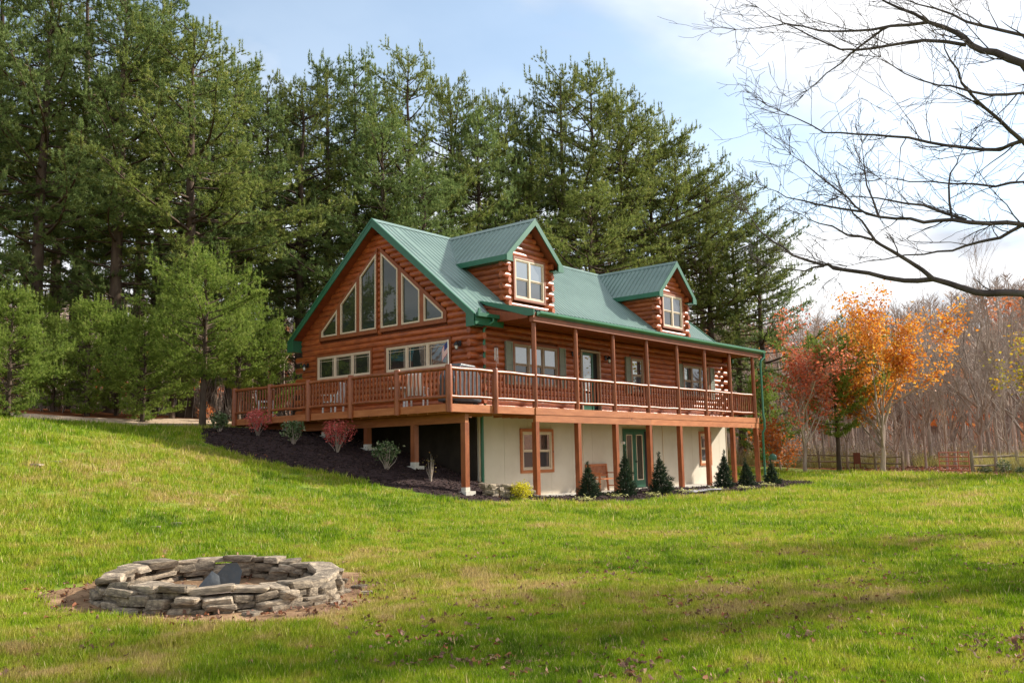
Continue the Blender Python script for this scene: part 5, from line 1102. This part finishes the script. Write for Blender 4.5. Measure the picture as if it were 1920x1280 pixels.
limb([(1918, 422), (1875, 446), (1835, 454), (1786, 470), (1732, 477), (1661, 486), (1589, 499)], 8.0, 8.5, 4.5)
limb([(1812, 412), (1732, 385), (1670, 376), (1625, 370), (1572, 370)], 8.2, 8.6, 3.6, None, 1.2)
limb([(1616, 397), (1532, 383), (1474, 370), (1438, 352)], 8.5, 8.9, 3)
limb([(1785, 410), (1779, 347), (1794, 307), (1803, 285)], 8.2, 8.3, 3)
limb([(1920, 341), (1866, 350), (1785, 345), (1705, 341), (1652, 336)], 8.6, 9.2, 3.6, 2.3, 1.3)
limb([(1647, 405), (1625, 347), (1616, 267)], 8.5, 8.8, 3)
limb([(1920, 550), (1852, 550), (1808, 541), (1750, 523), (1696, 526), (1629, 512), (1563, 503), (1545, 497), (1487, 479), (1451, 454), (1407, 405)], 8.2, 9.4, 9, 1.5, .45)
limb([(1750, 523), (1705, 490), (1643, 454), (1616, 414), (1589, 379)], 8.5, 8.8, 6, None, .6)
limb([(1638, 450), (1589, 441), (1536, 419), (1505, 403)], 8.7, 9.0, 3.4, None, .6)
limb([(1545, 499), (1509, 508), (1451, 501)], 9.0, 9.2, 3, None, .6)
for i in range(9):                            # the rest of its crown, outside the photograph
    an = rd.uniform(-2.2, .6); up = rd.uniform(.2, .9); Lb = rd.uniform(1.6, 3.0); z0 = rd.uniform(3.2, 6.8); mb = MB(); d = Vector((math.cos(an), math.sin(an), up)).normalized(); q = Vector((0, 0, z0)); pts = [q]
    for k in range(5): d = (d+Vector((rd.gauss(0, .12), rd.gauss(0, .12), rd.gauss(.03, .1)))).normalized(); q = q+d*Lb/5; pts.append(q)
    mb.tube(pts, [.06, .05, .04, .03, .02, .01], 6, cap=False)
    for k in range(1, 6):
        for _ in range(3): twig(mb, pts[k], (d+Vector((rd.gauss(0, .6), rd.gauss(0, .6), rd.gauss(0, .5)))).normalized(), rd.uniform(.4, 1.0), .01, 0)
    mb.build('branch', DBARK, fg, fix=False)

# ------------------------------------------------------------------ grass and fallen leaves
BLADE = blade_material(); gp_ = []
for i in range(5):
    g = np.random.default_rng(600+i); n = 26; b = g.normal(0, .055, (n, 2)); h = g.uniform(.025, .062, n); an = g.uniform(0, 6.28, n); ln = g.uniform(.1, .7, n)*h; wd = g.uniform(.0035, .0065, n); ax = g.uniform(0, 6.28, n)
    V = np.empty((n, 3, 3)); V[:, 0] = np.c_[b[:, 0]-wd*np.cos(ax), b[:, 1]-wd*np.sin(ax), np.full(n, -.01)]; V[:, 1] = np.c_[b[:, 0]+wd*np.cos(ax), b[:, 1]+wd*np.sin(ax), np.full(n, -.01)]; V[:, 2] = np.c_[b[:, 0]+ln*np.cos(an), b[:, 1]+ln*np.sin(an), h]
    gp_.append(proto(tri_mesh('grass_tuft', V.reshape(-1, 3), np.arange(n*3).reshape(-1, 3), BLADE, np.repeat(g.random(n), 3))))
g = np.random.default_rng(700); NG = 190000
az = YAW+g.uniform(-.72, .66, NG); dd = 1/(1/4.6+(1/52-1/4.6)*g.random(NG)**.72)
x = CAM[0]+dd*np.cos(az); y = CAM[1]+dd*np.sin(az)
def patch(x, y, s, o): return np.array([mnoise.noise(Vector((a*s, b*s, o))) for a, b in zip(x, y)])
k = (poly_sd(x, y, LAWN) < -.05+g.normal(0, .25, NG)) & ((x-PITC[0])**2+(y-PITC[1])**2 > (1.98+.22*np.sin(3*np.arctan2(y-PITC[1], x-PITC[0])+1)+g.normal(0, .1, NG))**2)
for pl in (mulch_poly, front_poly): k &= poly_sd(x, y, np.array(pl)) > .02+np.abs(g.normal(0, .06, NG))
k &= ~((x > -.3) & (x < 17) & (y > -2.1) & (y < 9)); x, y, dd = x[k], y[k], dd[k]
pn = patch(x, y, .9, 2.0); k = g.random(len(x)) < .82+.5*pn; x, y, dd, pn = x[k], y[k], dd[k], pn[k]; n = len(x)
scatter('lawn_grass', np.c_[x, y, terr(x, y)], np.c_[g.normal(0, .08, (n, 2)), g.uniform(0, 6.28, n)], (1+np.clip(dd-9, 0, 40)/20)*g.uniform(.6, 1.3, n)*np.clip(1+.45*pn+.6*patch(x, y, 3.3, 7.0), .45, 1.9), g.integers(0, 5, n), gp_, 'short mown grass of the lawn', 'grass')
lp_ = []
for i in range(4):
    g = np.random.default_rng(800+i); a = np.linspace(0, 2*np.pi, 8, endpoint=False); r = .045*(1+.35*np.cos(a*2+.3)+g.normal(0, .12, 8)); P = np.c_[r*np.cos(a), r*np.sin(a)*.75, .012+.022*np.cos(a*2+i)+g.normal(0, .006, 8)]
    V = np.r_[P, [[0, 0, .004]]]; lp_.append(proto(tri_mesh('fallen_leaf', V, [(j, (j+1) % 8, 8) for j in range(8)], DEADLEAF, np.full(9, (.15, .4, .65, .9)[i]))))
g = np.random.default_rng(820); n = 20000; az = YAW+g.uniform(-.66, .62, n); dd = 1/(1/5.0+(1/34-1/5.0)*g.random(n)**.6); x = CAM[0]+dd*np.cos(az); y = CAM[1]+dd*np.sin(az)
dt = np.hypot(x-TR0[0], y-TR0[1]); pr_ = .03+.9*np.exp(-(dt/7.0)**2)+.3*np.exp(-(dt/10)**2)+.22*np.exp(-((np.hypot(x-PITC[0], y-PITC[1])-1.7)/.35)**2)
k = (g.random(n) < pr_*(.6+.9*patch(x, y, .7, 5))) & (poly_sd(x, y, LAWN) < 0) & ~((x > -.3) & (x < 17) & (y > -2.1)); x, y = x[k], y[k]; n = len(x)
# in and round the pit, on the mulch, along the gate path
a_ = g.uniform(0, 6.28, 200); r_ = np.sqrt(g.random(200))*1.95; xs = [x, PITC[0]+r_*np.cos(a_)]; ys = [y, PITC[1]+r_*np.sin(a_)]
mp_ = np.c_[g.uniform(-7, 0, 700), g.uniform(-3, 9, 700)]; mp_ = mp_[poly_sd(mp_[:, 0], mp_[:, 1], np.array(mulch_poly)) < -.2]; xs.append(mp_[:, 0]); ys.append(mp_[:, 1])
qp = np.c_[g.uniform(26, 48, 2600), g.uniform(-10, 2, 2600)]; qp = qp[poly_sd(qp[:, 0], qp[:, 1], LAWN) > -.3]; xs.append(qp[:, 0]); ys.append(qp[:, 1])
x, y = np.concatenate(xs), np.concatenate(ys); n = len(x); dd = np.hypot(x-CAM[0], y-CAM[1])
scatter('fallen_leaves', np.c_[x, y, terr(x, y)+.035+.03*(dd > 25)], np.c_[g.normal(0, .35, (n, 2)), g.uniform(0, 6.28, n)], g.uniform(.6, 1.25, n)*np.where(dd > 35, 1.7, .68), g.integers(0, 4, n), lp_, 'brown fallen leaves scattered over the grass', 'leaves')

# tall straw coloured grass on the bank past the gate
STRAW = leafmat('straw_grass', [srgb(120, 118, 60), srgb(156, 148, 84), srgb(184, 172, 112)], .35, .15)
g = np.random.default_rng(900); n = 60; b_ = g.normal(0, .2, (n, 2)); h = g.uniform(.35, .95, n); an = g.uniform(0, 6.28, n); ln = g.uniform(.1, .6, n)*h; ax = g.uniform(0, 6.28, n); wd = g.uniform(.006, .014, n)
V = np.empty((n, 3, 3)); V[:, 0] = np.c_[b_[:, 0]-wd*np.cos(ax), b_[:, 1]-wd*np.sin(ax), np.zeros(n)]; V[:, 1] = np.c_[b_[:, 0]+wd*np.cos(ax), b_[:, 1]+wd*np.sin(ax), np.zeros(n)]; V[:, 2] = np.c_[b_[:, 0]+ln*np.cos(an), b_[:, 1]+ln*np.sin(an), h]
tg = proto(tri_mesh('straw_tuft', V.reshape(-1, 3), np.arange(n*3).reshape(-1, 3), STRAW, np.repeat(g.random(n), 3)))
p = np.c_[g.uniform(24, 66, 9000), g.uniform(-22, 14, 9000)]; sd = poly_sd(p[:, 0], p[:, 1], LAWN); k = (sd > 1.4) & (sd < 14) & ~((p[:, 1] > -7.2) & (p[:, 1] < .5) & (sd < 9)) & (g.random(9000) < np.where(p[:, 1] < -6, .9, .35)); p = p[k]; n = len(p)
scatter('tall_grass', np.c_[p, terr(p[:, 0], p[:, 1])-.03], np.c_[np.zeros((n, 2)), g.uniform(0, 6.28, n)], g.uniform(.7, 1.3, n), np.zeros(n), [tg], 'tall straw coloured grass along the wood edge past the gate', 'grass')
#print('TRIS', sum(sum(len(p.vertices)-2 for p in m.polygons) if len(m.polygons) < 50000 else len(m.polygons) for m in bpy.data.meshes))

# bark chips on the beds
CHIP = leafmat('bark_chips', [srgb(34, 25, 25), srgb(58, 44, 42), srgb(92, 72, 62)], 0.0, .3, .9); cp_ = []
for i in range(3):
    g = np.random.default_rng(950+i); V = g.uniform(-1, 1, (6, 3))*np.array([.06, .022, .014]); V[0] = (-.065, 0, 0); V[1] = (.065, .008, .006)
    cp_.append(proto(tri_mesh('bark_chip', V, [(0, 2, 3), (0, 3, 4), (1, 3, 2), (1, 4, 3), (0, 5, 2), (1, 2, 5), (0, 4, 5), (1, 5, 4)], CHIP, np.full(6, (.2, .5, .85)[i]))))
g = np.random.default_rng(960); P_ = []
for pl, cnt in ((mulch_poly, 7000), (front_poly, 6000)):
    A_ = np.array(pl); q = np.c_[g.uniform(A_[:, 0].min(), A_[:, 0].max(), cnt), g.uniform(A_[:, 1].min(), A_[:, 1].max(), cnt)]; P_.append(q[poly_sd(q[:, 0], q[:, 1], A_) < -.02])
q = np.concatenate(P_); n = len(q); sdm = np.minimum(poly_sd(q[:, 0], q[:, 1], np.array(mulch_poly)), 9); lift = np.where(sdm < 0, .03+.06*sstep(0, .8, -sdm), .045)
scatter('bark_chips', np.c_[q, terr(q[:, 0], q[:, 1])+lift+.012], np.c_[g.normal(0, .4, (n, 2)), g.uniform(0, 6.28, n)], g.uniform(.5, 1.5, n), g.integers(0, 3, n), cp_, 'dark shredded bark chips covering the planting beds', 'mulch')
